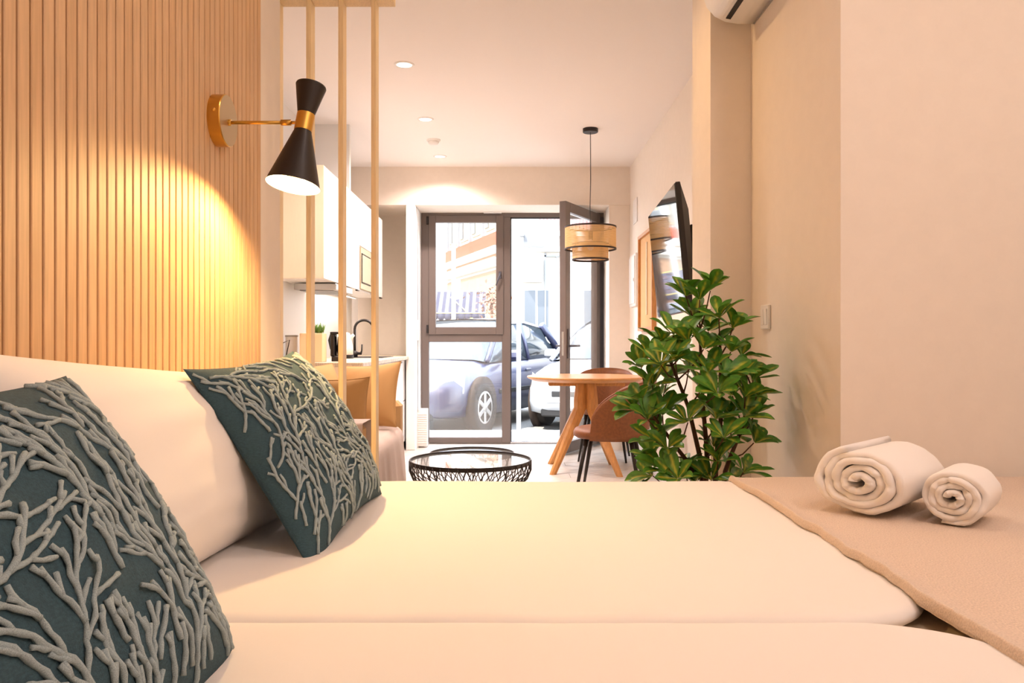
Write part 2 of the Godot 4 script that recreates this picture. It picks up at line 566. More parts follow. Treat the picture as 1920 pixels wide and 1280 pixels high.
func coral(w: float, h: float, t: float, sd: int, side: float, noise_sd: float) -> ArrayMesh:
	var g := Geo.new()
	var r := RandomNumberGenerator.new()
	r.seed = sd
	var taken := {}
	var cell := 0.019
	var asp := w / h
	var jobs := []
	# stems start along the lower edge and the near side and fan out
	for s in [[-0.75, -0.93, 1.45, 1.5], [-0.2, -0.95, 1.75, 1.6], [0.38, -0.95, 1.35, 1.6], [0.86, -0.9, 1.9, 1.3], [-0.93, -0.1, 0.45, 1.1], [0.93, 0.05, 2.6, 0.8], [-0.9, 0.55, 0.15, 0.9], [0.1, -0.1, 1.3, 0.9], [-0.45, 0.1, 1.2, 0.7], [0.6, 0.0, 1.7, 0.8], [-0.9, -0.75, 0.75, 1.0], [-0.92, 0.85, -0.3, 0.8], [0.92, -0.45, 2.3, 0.8], [0.92, 0.6, 2.9, 0.7], [-0.6, -0.45, 1.9, 0.8], [0.0, 0.5, 2.2, 0.6], [0.45, 0.55, 1.0, 0.5], [-0.15, 0.93, -1.9, 0.7], [0.7, 0.93, -2.0, 0.6], [-0.97, -0.55, 1.0, 0.9], [-0.97, 0.3, 0.9, 0.8], [-0.97, -0.3, -0.4, 0.5], [-0.95, 0.7, -0.6, 0.6], [-0.8, -0.2, 1.5, 0.8], [-0.85, 0.2, 1.4, 0.6], [-0.82, -0.6, 1.6, 0.7]]:
		jobs.append([Vector2(s[0] * asp, s[1]), float(s[2]), float(s[3]), 0, -1])
	var id := 0
	var tries := 0
	while (jobs.size() or tries < 900) and id < 900:
		if jobs.is_empty():          # fill what is still bare with small sprigs
			tries += 1
			var c := Vector2(r.randf_range(-0.95, 0.95) * asp, r.randf_range(-0.95, 0.9))
			var bare := true
			for dx in range(-3, 4):
				for dy in range(-3, 4):
					bare = bare and not taken.has(Vector2i(int(floor(c.x / cell)) + dx, int(floor(c.y / cell)) + dy))
			if bare:
				jobs.append([c, r.randf_range(1.0, 2.1), r.randf_range(0.3, 0.75), 1, -1])
			continue
		var job: Array = jobs.pop_front()
		var p: Vector2 = job[0]
		var a: float = job[1]
		var ln: float = job[2]
		var lvl: int = job[3]
		var from: int = job[4]
		var steps := int(ln / 0.035)
		var line := []
		var marks := []
		var turn: float = r.randf_range(-0.05, 0.05) if job.size() < 6 else job[5]
		for k in steps:
			var q := Vector2i(int(floor(p.x / cell)), int(floor(p.y / cell)))
			if absf(p.x) > asp * 0.985 or absf(p.y) > 0.97:
				break
			var hit := false
			if k > 2:
				for dx in [-1, 0, 1]:
					for dy in [-1, 0, 1]:
						var who = taken.get(q + Vector2i(dx, dy), -1)
						if who != -1 and who != id and (who != from or k > 4):
							hit = true
			if hit:
				break
			line.append(p)
			marks.append(q)
			a += turn + r.randf_range(-0.17, 0.17)
			p += Vector2(cos(a), sin(a)) * 0.035
		if line.size() < 3 or (from == -1 and line.size() < 7):
			continue
		for q in marks:
			taken[q] = id
		var pts := []
		var rad := []
		for k in line.size():
			var e := Vector2(line[k].x / asp, line[k].y)
			var s3 := pillow_point(e.x, e.y, w, h, t, side, noise_sd)
			var du := pillow_point(minf(e.x + 0.01, 1.0), e.y, w, h, t, side, noise_sd) - pillow_point(maxf(e.x - 0.01, -1.0), e.y, w, h, t, side, noise_sd)
			var dv := pillow_point(e.x, minf(e.y + 0.01, 1.0), w, h, t, side, noise_sd) - pillow_point(e.x, maxf(e.y - 0.01, -1.0), w, h, t, side, noise_sd)
			s3 += du.cross(dv).normalized() * side * 0.0018
			pts.append(s3)
			rad.append((0.0030 if lvl < 2 else 0.0025) * (1.0 + 0.18 * sin(k * 2.4 + id)))
		g.tube(pts, rad, 6)
		if lvl < 4:
			var gap := 0
			var sgn := 1.0 if r.randf() < 0.5 else -1.0
			for k in range(3, line.size() - 1):
				gap += 1
				if gap >= 2 and r.randf() < 0.62:
					gap = 0
					sgn = -sgn if r.randf() < 0.75 else sgn
					var dirv: Vector2 = line[k] - line[k - 1]
					jobs.append([line[k], dirv.angle() + sgn * r.randf_range(0.35, 0.75), ln * r.randf_range(0.45, 0.8), lvl + 1, id, -sgn * 0.035])
		id += 1
	return g.done()

func rounded_loop(x0: float, x1: float, d0: float, d1: float, r: Array, n: int) -> Array:   # corners: (x1,d1),(x0,d1),(x0,d0),(x1,d0)
	var out := []
	var cs := [[x1, d1, -1, -1, 0.0], [x0, d1, 1, -1, 90.0], [x0, d0, 1, 1, 180.0], [x1, d0, -1, 1, 270.0]]
	for k in 4:
		var c: Array = cs[k]
		for i in n + 1:
			var a: float = deg_to_rad(c[4] + 90.0 * i / n)
			out.append(Vector2(c[0] + c[2] * r[k] + r[k] * cos(a), c[1] + c[3] * r[k] + r[k] * sin(a)))
	return out
func resample(loop: Array, n: int) -> Array:
	var ln := [0.0]
	for i in loop.size():
		ln.append(ln[i] + loop[i].distance_to(loop[(i + 1) % loop.size()]))
	var out := []
	var seg := 0
	for k in n:
		var s: float = ln[-1] * k / n
		while ln[seg + 1] < s:
			seg += 1
		var f: float = (s - ln[seg]) / max(1e-6, ln[seg + 1] - ln[seg])
		out.append(loop[seg].lerp(loop[(seg + 1) % loop.size()], f))
	return out
func slab(x0: float, x1: float, d0: float, d1: float, r: Array, y0: float, th: float, edge: float, wav: float, sd: float) -> ArrayMesh:   # a soft slab with rolled edges
	var g := Geo.new()
	var loop := resample(rounded_loop(x0, x1, d0, d1, r, 8), 200)
	var cx := (x0 + x1) * 0.5
	var cd := (d0 + d1) * 0.5
	var ax := (x1 - x0) * 0.5
	var ad := (d1 - d0) * 0.5
	var rows := []
	var ins := []
	for k in 9:
		var an := PI * k / 8.0 - PI * 0.5
		ins.append([edge * (1.0 - cos(an)), th * 0.5 + th * 0.5 * sin(an), false])
	for k in range(1, 22):
		ins.append([edge + (min(ax, ad) - edge) * k / 21.5, th, true])
	for e in ins:
		var row := []
		for p in loop:
			var f: float = e[0]
			var q: Vector2 = p + (Vector2(cx, cd) - p) * (f / min(ax, ad))
			var y: float = y0 + e[1]
			y += wav * noise.get_noise_3d(q.x * 35.0 + sd, q.y * 35.0, sd) * (e[1] / th)
			row.append(W(q.x, y, q.y))
		rows.append(row)
	g.grid(rows, true)
	g.fan(W(cx, y0 + th, cd), rows[-1])
	g.fan(W(cx, y0, cd), rows[0], true)
	return g.done()

# ---------------------------------------------------------------- bed
func bed() -> void:
	var b := thing("double_bed", "wide upholstered double bed with its head against the slatted panelling", "bed", W(-0.70, 0, 1.3))
	var L := func(called: String, lo: Vector3, hi: Vector3, m: Material, bev: float) -> void:
		part(b, called, Geo.new().span(lo - Vector3(-0.70, 0, 1.3), hi - Vector3(-0.70, 0, 1.3), bev).done(), m)
	L.call("base", Vector3(-0.70, 0.09, 0.52), Vector3(1.36, 0.33, 2.12), M.throw, 0.015)
	L.call("mattress", Vector3(-0.70, 0.33, 0.51), Vector3(1.37, 0.631, 2.125), M.sheet, 0.04)
	for x in [-0.6, 1.26]:
		for d in [0.6, 2.04]:
			L.call("leg", Vector3(x - 0.03, 0, d - 0.03), Vector3(x + 0.03, 0.09, d + 0.03), M.black_matt, 0.004)
	solo("duvet", slab(-0.66, 0.640, 1.078, 2.150, [0.06, 0.06, 0.05, 0.19], 0.632, 0.030, 0.022, 0.006, 3.0), M.linen, "smooth white duvet on the half of the bed beside the slatted divider", "duvet", "white duvets")
	solo("duvet", slab(-0.66, 0.660, 0.470, 1.073, [0.20, 0.05, 0.06, 0.06], 0.632, 0.032, 0.024, 0.004, 9.0), M.linen, "smooth white duvet on the half of the bed away from the divider", "duvet", "white duvets")
	# knitted throw across the foot of the bed
	var g := Geo.new()
	var top := []
	var under := []
	var n := 150
	var prof := []    # (x, y) across: hem, lying part, drop over the foot
	for k in 11:
		var a := PI * k / 10.0
		prof.append([0.592 + 0.011 - 0.011 * cos(a * 0.5), 0.664 + 0.012 * sin(a * 0.5) + 0.006 * sin(a), 1.0 - k / 10.0])
	for k in range(1, 34):
		prof.append([0.606 + 0.80 * k / 33.0, 0.676, 0.0])
	for k in range(1, 9):
		var a := PI * 0.5 * k / 8.0
		prof.append([1.406 + 0.05 * sin(a), 0.626 + 0.05 * cos(a), 0.0])
	for k in range(1, 10):
		prof.append([1.456 + 0.002 * k, 0.626 - 0.045 * k, 0.0])
	for i in n + 1:
		var f := float(i) / n
		var row := []
		var low := []
		# along the bed: hangs on both long sides
		var sd := -0.34 + f * 2.36 + 0.30
		for pr in prof:
			var d := sd + 0.40
			var y: float = pr[1]
			var out := 0.0
			if d > 2.125:
				var over := d - 2.125
				var a: float = min(over / 0.05, PI * 0.5)
				out = 2.125 + 0.05 * sin(a)
				y -= 0.05 * (1.0 - cos(a)) + max(0.0, over - 0.0785)
			elif d < 0.50:
				var over := 0.50 - d
				var a: float = min(over / 0.05, PI * 0.5)
				out = 0.50 - 0.05 * sin(a)
				y -= 0.05 * (1.0 - cos(a)) + max(0.0, over - 0.0785)
			else:
				out = d
			var wob := 0.010 * noise.get_noise_2d(d * 60.0, 7.0) + 0.006 * noise.get_noise_2d(d * 210.0, 3.0)
			var hem: float = clampf((0.72 - pr[0]) / 0.13, 0.0, 1.0)
			var lump: float = hem * 0.0045 * (0.5 + 0.5 * sin(d * 95.0 + 6.0 * noise.get_noise_2d(d * 30.0, 50.0))) * sin(PI * clampf((pr[0] - 0.595) / 0.10, 0.0, 1.0))
			var p := W(pr[0] + wob * hem, y - lump + 0.004 * noise.get_noise_2d(pr[0] * 50.0, d * 50.0), out)
			row.append(p)
			low.append(p + Vector3(0.004 if pr[0] < 1.4 else -0.006, -0.007 if pr[1] > 0.63 else 0.0, 0.0 if out < 2.13 else 0.006))
		top.append(row)
		under.append(low)
	g.grid(top)
	for r in under:
		r.reverse()
	g.grid(under)
	solo("bed_throw", g.done(), M.throw, "beige knitted throw laid across the foot of the bed", "throw")

	# pillows and cushions
	var pl := [
		[Vector3(-0.60, 0.85, 0.40), 0.92, 0.42, 0.20, "white bed pillow behind the teal cushion farther from the brass lamp", 31.0],
		[Vector3(-0.59, 0.818, 1.49), 1.25, 0.38, 0.20, "white bed pillow against the panelling, below the brass wall lamp", 77.0]]
	for p in pl:
		var bs := frame_of(W(0.0, -0.065 if p[5] > 50.0 else 0.0, 1.0), W(-0.15, 0.40, 0.0))
		var o := solo("bed_pillow", pillow_mesh(p[1], p[2], p[3], p[5], 36), M.linen, p[4], "pillow", "white bed pillows")
		o.transform = Transform3D(bs, W(p[0].x, p[0].y, p[0].z))
	var cu := [
		[W(-0.452, 0.818, 0.705), W(0.0, 0.0, 0.56), 0.58, 0.42, 14, 11.0, "teal cushion with coral embroidery standing well away from the slatted divider"],
		[W(-0.446, 0.826, 1.665), W(0.022, 0.022, 0.56), 0.60, 0.42, 8, 55.0, "teal cushion with coral embroidery standing next to the slatted divider"]]
	for c in cu:
		var t := thing("scatter_cushion", c[6], "cushion", c[0], "teal coral cushions")
		t.basis = frame_of(c[1], W(-0.20, 0.325, 0.017))
		part(t, "cover", pillow_mesh(c[2], c[3], 0.17, c[5], 34, 0.45), M.teal)
		# the embroidered side looks into the room
		part(t, "coral_embroidery", coral(c[2], c[3], 0.17, c[4], 1.0, c[5]), M.cord).set_meta("label", "pale grey raised coral embroidery")

func towel(at: Vector3, axis: Vector3, rad: float, ln: float, turns: float, flat: float, sd: int, label: String) -> void:
	var g := Geo.new()
	var r := RandomNumberGenerator.new()
	r.seed = sd
	var steps := int(turns * 40)
	var th := rad / (turns + 0.35) * 0.94
	var rows := []
	var z := axis.normalized()
	var y := Vector3.UP
	var x := y.cross(z).normalized()
	for i in steps + 1:
		var an := TAU * turns * i / steps
		var rr := rad * 0.10 + (rad * 0.90 - th * 0.5) * pow(float(i) / steps, 0.9)
		rr *= 1.0 + 0.10 * noise.get_noise_2d(an * 14.0, sd * 9.0)
		var half: float = th * 0.47
		var jit := 0.012 * noise.get_noise_2d(an * 20.0, sd * 31.0) + 0.004 * sin(an * 0.5)
		var end := ln * 0.5 + jit - 0.010 * (float(i) / steps)
		var row := []
		# cross-section of the sheet: rounded at both ends
		for s in [1.0, -1.0]:
			for k in 7:
				var a := PI * k / 6.0 - PI * 0.5
				row.append(Vector2(-s * half * sin(a) , s * (end - half + half * cos(a))))
		var pts := []
		for q in row:
			var er: float = rr + q.x
			var px := cos(an) * er * 1.08
			var py := sin(an) * er * flat
			py = max(py, -rad * flat * 0.93)
			pts.append(x * px + y * (py + rad * flat * 0.93) + z * q.y)
		rows.append(pts)
	g.grid(rows, true)
	g.fan(rows[0][3].lerp(rows[0][10], 0.5), rows[0], true)
	g.fan(rows[-1][3].lerp(rows[-1][10], 0.5), rows[-1])
	var o := solo("rolled_towel", g.done(), M.towel, label, "towel", "rolled towels on the throw")
	o.position = at

# ---------------------------------------------------------------- bedroom fittings
func sconce() -> void:
	var t := thing("wall_sconce", "brass wall lamp with black double cone shade on the slatted panelling", "wall lamp", W(-0.72, 1.577, 1.923))
	var side := Transform3D(Basis(Vector3(0, 0, 1), PI * -0.5), Vector3.ZERO)
	var pl := part(t, "back_plate", Geo.new().turned([Vector2(0.0001, -0.001), Vector2(0.0625, 0.0), Vector2(0.0625, 0.028), Vector2(0.0605, 0.030)], 48, side).done(), M.brass)
	part(pl, "plate_face", Geo.new().turned([Vector2(0.0605, 0.030), Vector2(0.0001, 0.0302)], 48, side).done(), M.brass_face)
	var sc := SphereMesh.new()
	sc.radius = 0.005
	sc.height = 0.01
	part(pl, "screw", sc, M.brass).position = Vector3(0.016, 0.01, 0.061)
	part(t, "arm", Geo.new().tube([Vector3(0.028, -0.004, 0), Vector3(0.165, -0.004, 0)], 0.0045, 12).done(), M.brass)
	part(t, "arm_collar", Geo.new().tube([Vector3(0.158, -0.004, 0), Vector3(0.182, -0.004, 0)], 0.0075, 12).done(), M.brass)
	part(t, "arm_collar", Geo.new().tube([Vector3(0.028, -0.004, 0), Vector3(0.036, -0.004, 0)], 0.008, 12).done(), M.brass)
	part(t, "swivel", Geo.new().tube([Vector3(0.18, -0.004, 0), Vector3(0.197, -0.004, 0)], 0.004, 8).done(), M.brass)
	var up := Vector3(0.13, 1.0, -0.17).normalized()
	var xa := (Vector3.RIGHT - up * up.x).normalized()
	var xf := Transform3D(Basis(xa, up, xa.cross(up)), Vector3(0.2145, -0.004, 0))
	part(t, "collar", Geo.new().turned([Vector2(0.0195, -0.022), Vector2(0.0215, -0.022), Vector2(0.0215, 0.022), Vector2(0.0195, 0.022)], 40, xf).done(), M.brass)
	part(t, "upper_cone", Geo.new().turned([Vector2(0.0205, 0.0215), Vector2(0.037, 0.094), Vector2(0.036, 0.097), Vector2(0.0001, 0.097)], 40, xf).done(), M.black_metal)
	var sh := part(t, "lower_cone", Geo.new().lathe([Vector2(0.0645, -0.162), Vector2(0.0205, -0.0215)], 48, xf).done(), M.black_metal)
	part(sh, "reflector", Geo.new().lathe([Vector2(0.0001, -0.040), Vector2(0.019, -0.0405), Vector2(0.0232, -0.040), Vector2(0.0630, -0.1615), Vector2(0.0645, -0.162)], 48, xf).done(), M.lamp_inside)
	var bulb := StandardMaterial3D.new()
	bulb.resource_name = "bulb_glow"
	bulb.albedo_color = Color(1, 1, 1)
	bulb.emission_enabled = true
	bulb.emission = Color(1.0, 0.80, 0.50)
	bulb.emission_energy_multiplier = 4.0
	var sp := SphereMesh.new()
	sp.radius = 0.021
	sp.height = 0.042
	var at := xf * Vector3(0, -0.132, 0)
	part(t, "bulb", sp, bulb).position = at
	var l := OmniLight3D.new()
	l.name = "sconce_light"
	l.light_color = Color(1.0, 0.81, 0.54)
	l.light_energy = 0.68
	l.light_size = 0.018
	l.omni_range = 8.0
	l.omni_attenuation = 2.0
	l.shadow_enabled = true
	t.add_child(l)
	l.position = at

func divider() -> void:
	var t := thing("room_divider", "open pine room divider of thin upright posts under a top rail", "divider", W(-0.6, 0, 2.555))
	for x in [-0.7557, -0.652, -0.549, -0.4435]:
		part(t, "post", Geo.new().box(Vector3(x + 0.6, 1.077, 0), Vector3(0.0158, 2.114, 0.052), 0.0012).done(), M.pine)
	part(t, "top_rail", Geo.new().box(Vector3(0.026, 2.160, 0), Vector3(0.386, 0.052, 0.056), 0.0015).done(), M.pine)
	part(t, "bottom_rail", Geo.new().box(Vector3(0.026, 0.0105, 0), Vector3(0.386, 0.02, 0.056), 0.0015).done(), M.pine)

func fittings() -> void:
	# air conditioner on the closet side wall
	var t := thing("air_conditioner", "white wall mounted air conditioner high above the light switch", "air conditioner", W(0.916, 2.24, 2.6))
	var prof := [Vector2(0.0, 0.0), Vector2(-0.06, 0.0), Vector2(-0.11, 0.008), Vector2(-0.150, 0.028), Vector2(-0.180, 0.062), Vector2(-0.196, 0.11), Vector2(-0.20, 0.16), Vector2(-0.195, 0.25), Vector2(-0.17, 0.285), Vector2(0.0, 0.285)]
	var g := Geo.new()
	var rows := []
	for z in [-0.385, 0.385]:
		var row := []
		for p in prof:
			row.append(Vector3(p.x, p.y, z))
		rows.append(row)
	rows[0].reverse()
	rows[1].reverse()
	g.grid(rows, true)
	g.sm = -1
	for k in 2:
		g.fan(Vector3(-0.1, 0.14, [-0.385, 0.385][k]), rows[k], k == 0)
	part(t, "casing", g.done(), M.plastic_white)
	part(t, "outlet_slot", Geo.new().box(Vector3(-0.108, 0.0065, 0.0), Vector3(0.018, 0.004, 0.70), 0.0, Basis(Vector3(0, 0, 1), -0.16)).done(), M.black_matt)
	for k in 3:
		part(t, "louvre", Geo.new().box(Vector3(-0.132 - 0.016 * k, 0.0165 + 0.010 * k + 0.003 * k * k, 0.0), Vector3(0.013, 0.003, 0.72), 0.001, Basis(Vector3(0, 0, 1), -0.42 - 0.14 * k)).done(), M.plastic_white)
	part(t, "wall_gap", Geo.new().box(Vector3(-0.002, -0.001, 0), Vector3(0.004, 0.004, 0.76)).done(), M.plastic_line)
	# switch
	var sd := 0.916 * F / 478.0
	var s := thing("light_switch", "white two-rocker light switch on the tan wall beside the plant", "switch", W(0.916, 1.128, sd))
	part(s, "plate", Geo.new().box(Vector3(-0.005, 0, 0), Vector3(0.010, 0.088, 0.088), 0.003).done(), M.plastic_white)
	for k in [-0.018, 0.018]:
		part(s, "rocker", Geo.new().box(Vector3(-0.011, 0, k), Vector3(0.005, 0.058, 0.030), 0.0015, Basis(Vector3(0, 0, 1), 0.05)).done(), M.plastic_white)

# ---------------------------------------------------------------- plant
func leaf_mesh(v: int) -> ArrayMesh:     # along +y from the stalk, face towards +z
	var g := Geo.new()
	g.colored = true
	var r := RandomNumberGenerator.new()
	r.seed = 100 + v
	var n := 9
	var m := 6
	var wd := 0.17 + 0.02 * (v % 3)
	var rows := []
	var cols := []
	for i in n + 1:
		var f := float(i) / n
		var half := wd * pow(sin(PI * pow(f, 1.75) * 0.985 + 0.03), 0.62)
		if i == 0:
			half = 0.012
		var row := []
		var cr := []
		for j in m + 1:
			var s := 2.0 * j / m - 1.0
			var bend := -0.16 * f * f + 0.02 * sin(f * 7.0 + v)
			var z := absf(s) * half * 0.45 + bend
			row.append(Vector3(s * half, f, z))
			var streak := 1.0 - smoothstep(0.22, 0.62, absf(s) + 0.35 * r.randf() + 0.45 * pow(f, 3.0))
			if v == 4:
				streak *= 0.2
			var green := Color(0.055, 0.18, 0.02).lerp(Color(0.11, 0.33, 0.035), r.randf())
			var lime := Color(0.60, 0.58, 0.07)
			cr.append(green.lerp(lime, streak))
		rows.append(row)
		cols.append(cr)
	for i in n:
		for j in m:
			for q in [[i, j], [i + 1, j + 1], [i, j + 1], [i, j], [i + 1, j], [i + 1, j + 1]]:
				g.col = cols[q[0]][q[1]]
				g.v(rows[q[0]][q[1]])
	return g.done()

func plant() -> void:
	var D := 2.62
	var o := thing("potted_schefflera", "variegated umbrella plant with glossy green and yellow leaves beside the bed", "potted plant", W(0.63, 0, D))
	part(o, "pot", Geo.new().lathe([Vector2(0.0001, 0.0), Vector2(0.10, 0.0), Vector2(0.135, 0.26), Vector2(0.135, 0.27), Vector2(0.122, 0.27), Vector2(0.118, 0.235)], 32).done(), M.terracotta)
	part(o, "soil", Geo.new().lathe([Vector2(0.1185, 0.236), Vector2(0.06, 0.244), Vector2(0.0001, 0.246)], 24).done(), M.soil)
	# where each whorl of leaves sits in the crown (pixel, pixel, depth offset) and how it tilts
	var wh := [[1312, 562, -0.02], [1284, 556, 0.02], [1334, 545, 0.03], [1352, 597, -0.08], [1380, 616, -0.02], [1300, 600, 0.06], [1330, 622, 0.08], [1258, 628, -0.05], [1235, 644, 0.03],
		[1288, 640, -0.12], [1320, 655, -0.15], [1345, 652, 0.02], [1376, 660, -0.08], [1398, 668, 0.04], [1205, 668, -0.02], [1192, 690, 0.03], [1232, 684, -0.14], [1262, 672, -0.16], [1290, 690, 0.0],
		[1330, 700, -0.16], [1362, 706, -0.14], [1395, 706, -0.06], [1422, 712, -0.02], [1430, 742, 0.02], [1406, 744, -0.10], [1380, 742, 0.10], [1350, 738, -0.18], [1312, 730, 0.10], [1245, 712, 0.08],
		[1216, 722, -0.04], [1232, 744, 0.05], [1196, 752, -0.06], [1180, 768, 0.0], [1205, 786, -0.10], [1236, 778, -0.04], [1288, 792, -0.12], [1318, 786, 0.06], [1346, 786, -0.10], [1372, 782, 0.02],
		[1404, 782, -0.06], [1426, 776, 0.05], [1362, 822, -0.14], [1340, 838, 0.02], [1392, 818, 0.06], [1424, 830, -0.02], [1222, 828, -0.02], [1246, 842, -0.08], [1216, 858, 0.04], [1238, 880, -0.04],
		[1216, 892, 0.02], [1268, 898, -0.1], [1284, 884, 0.02], [1350, 866, -0.08], [1402, 886, -0.05], [1372, 898, 0.04], [1336, 900, -0.06], [1304, 905, -0.02]]
	var base := Vector3(0, 0.24, 0)
	var lm := []
	for v in 6:
		lm.append(leaf_mesh(v))
	# trunks and branches
	var trunks := [[Vector3(-0.01, 0.24, 0.0), PX(1326, 850, D), PX(1318, 760, D), PX(1312, 620, D)], [Vector3(0.03, 0.24, 0.02), PX(1342, 870, D), PX(1352, 780, D + 0.02), PX(1350, 640, D)],
		[Vector3(-0.03, 0.24, 0.02), PX(1318, 880, D), PX(1290, 760, D - 0.02), PX(1250, 660, D)], [Vector3(0.05, 0.24, -0.02), PX(1360, 880, D), PX(1392, 800, D), PX(1412, 730, D)], [Vector3(-0.05, 0.24, -0.02), PX(1300, 880, D), PX(1262, 830, D), PX(1218, 770, D)]]
	var spots := []
	for q in trunks:
		var cv := Curve3D.new()
		for k in 4:
			var p: Vector3 = q[k] if k == 0 else q[k] - o.position
			cv.add_point(p, Vector3(0, -0.06, 0), Vector3(0, 0.06, 0))
		var pts := []
		var rad := []
		for k in 17:
			pts.append(cv.sample_baked(cv.get_baked_length() * k / 16.0))
			rad.append(0.0125 - 0.0005 * k)
		spots.append_array(pts.slice(4))
		part(o, "trunk", Geo.new().tube(pts, rad, 8).done(), M.bark)
	rng.seed = 77
	var petiole := Geo.new()
	var rest := SurfaceTool.new()
	rest.begin(Mesh.PRIMITIVE_TRIANGLES)
	var count := 0
	wh.sort_custom(func(p, q) -> bool: return p[2] < q[2])      # the whorls nearest the room first
	for q in wh:
		var c := PX(1308.0 + (q[0] - 1308.0) * 0.91, q[1], D + q[2]) - o.position
		var best: Vector3 = spots[0]
		for s in spots:
			var want: Vector3 = c - Vector3(0, 0.08, 0)
			if s.distance_to(want) < best.distance_to(want):
				best = s
		var mid: Vector3 = best.lerp(c, 0.55) + Vector3(0, -0.012, 0)
		petiole.tube([best, best.lerp(mid, 0.6), mid, c], [0.0032, 0.0028, 0.0024, 0.002], 5)
		var outw := (c - Vector3(0.0, 0.55, 0)).normalized()
		var axis := (outw * 0.6 + Vector3(0, 0.75, 0) + Vector3(rng.randf_range(-0.45, 0.45), rng.randf_range(-0.25, 0.25), 0.30 + rng.randf_range(-0.35, 0.35))).normalized()
		var xa := axis.cross(Vector3.UP if absf(axis.y) < 0.9 else Vector3.RIGHT).normalized()
		var ya := axis.cross(xa)
		var nl := 7 if rng.randf() < 0.6 else 8
		var ph := rng.randf() * TAU
		for k in nl:
			var an := ph + TAU * k / nl + rng.randf_range(-0.2, 0.2)
			var rad_dir := xa * cos(an) + ya * sin(an)
			var dir := (rad_dir * 0.75 + axis * rng.randf_range(0.30, 1.05)).normalized()
			var fz := (axis - dir * axis.dot(dir)).normalized()
			var ln := rng.randf_range(0.068, 0.104)
			if c.x + dir.x * ln > 0.262:
				ln *= 0.6
			var form := Transform3D(Basis(dir.cross(fz) * ln * 1.25, dir * ln, fz * ln), c + dir * 0.004)
			var which := rng.randi() % 6
			if count < 298:
				part(o, "leaf", lm[which], M.leaf).transform = form
			else:
				rest.append_from(lm[which], 0, form)
			count += 1
	part(o, "leaves", rest.commit(), M.leaf).set_meta("kind", "stuff")
	part(o, "leaf_stalks", petiole.done(), M.bark).set_meta("kind", "stuff")

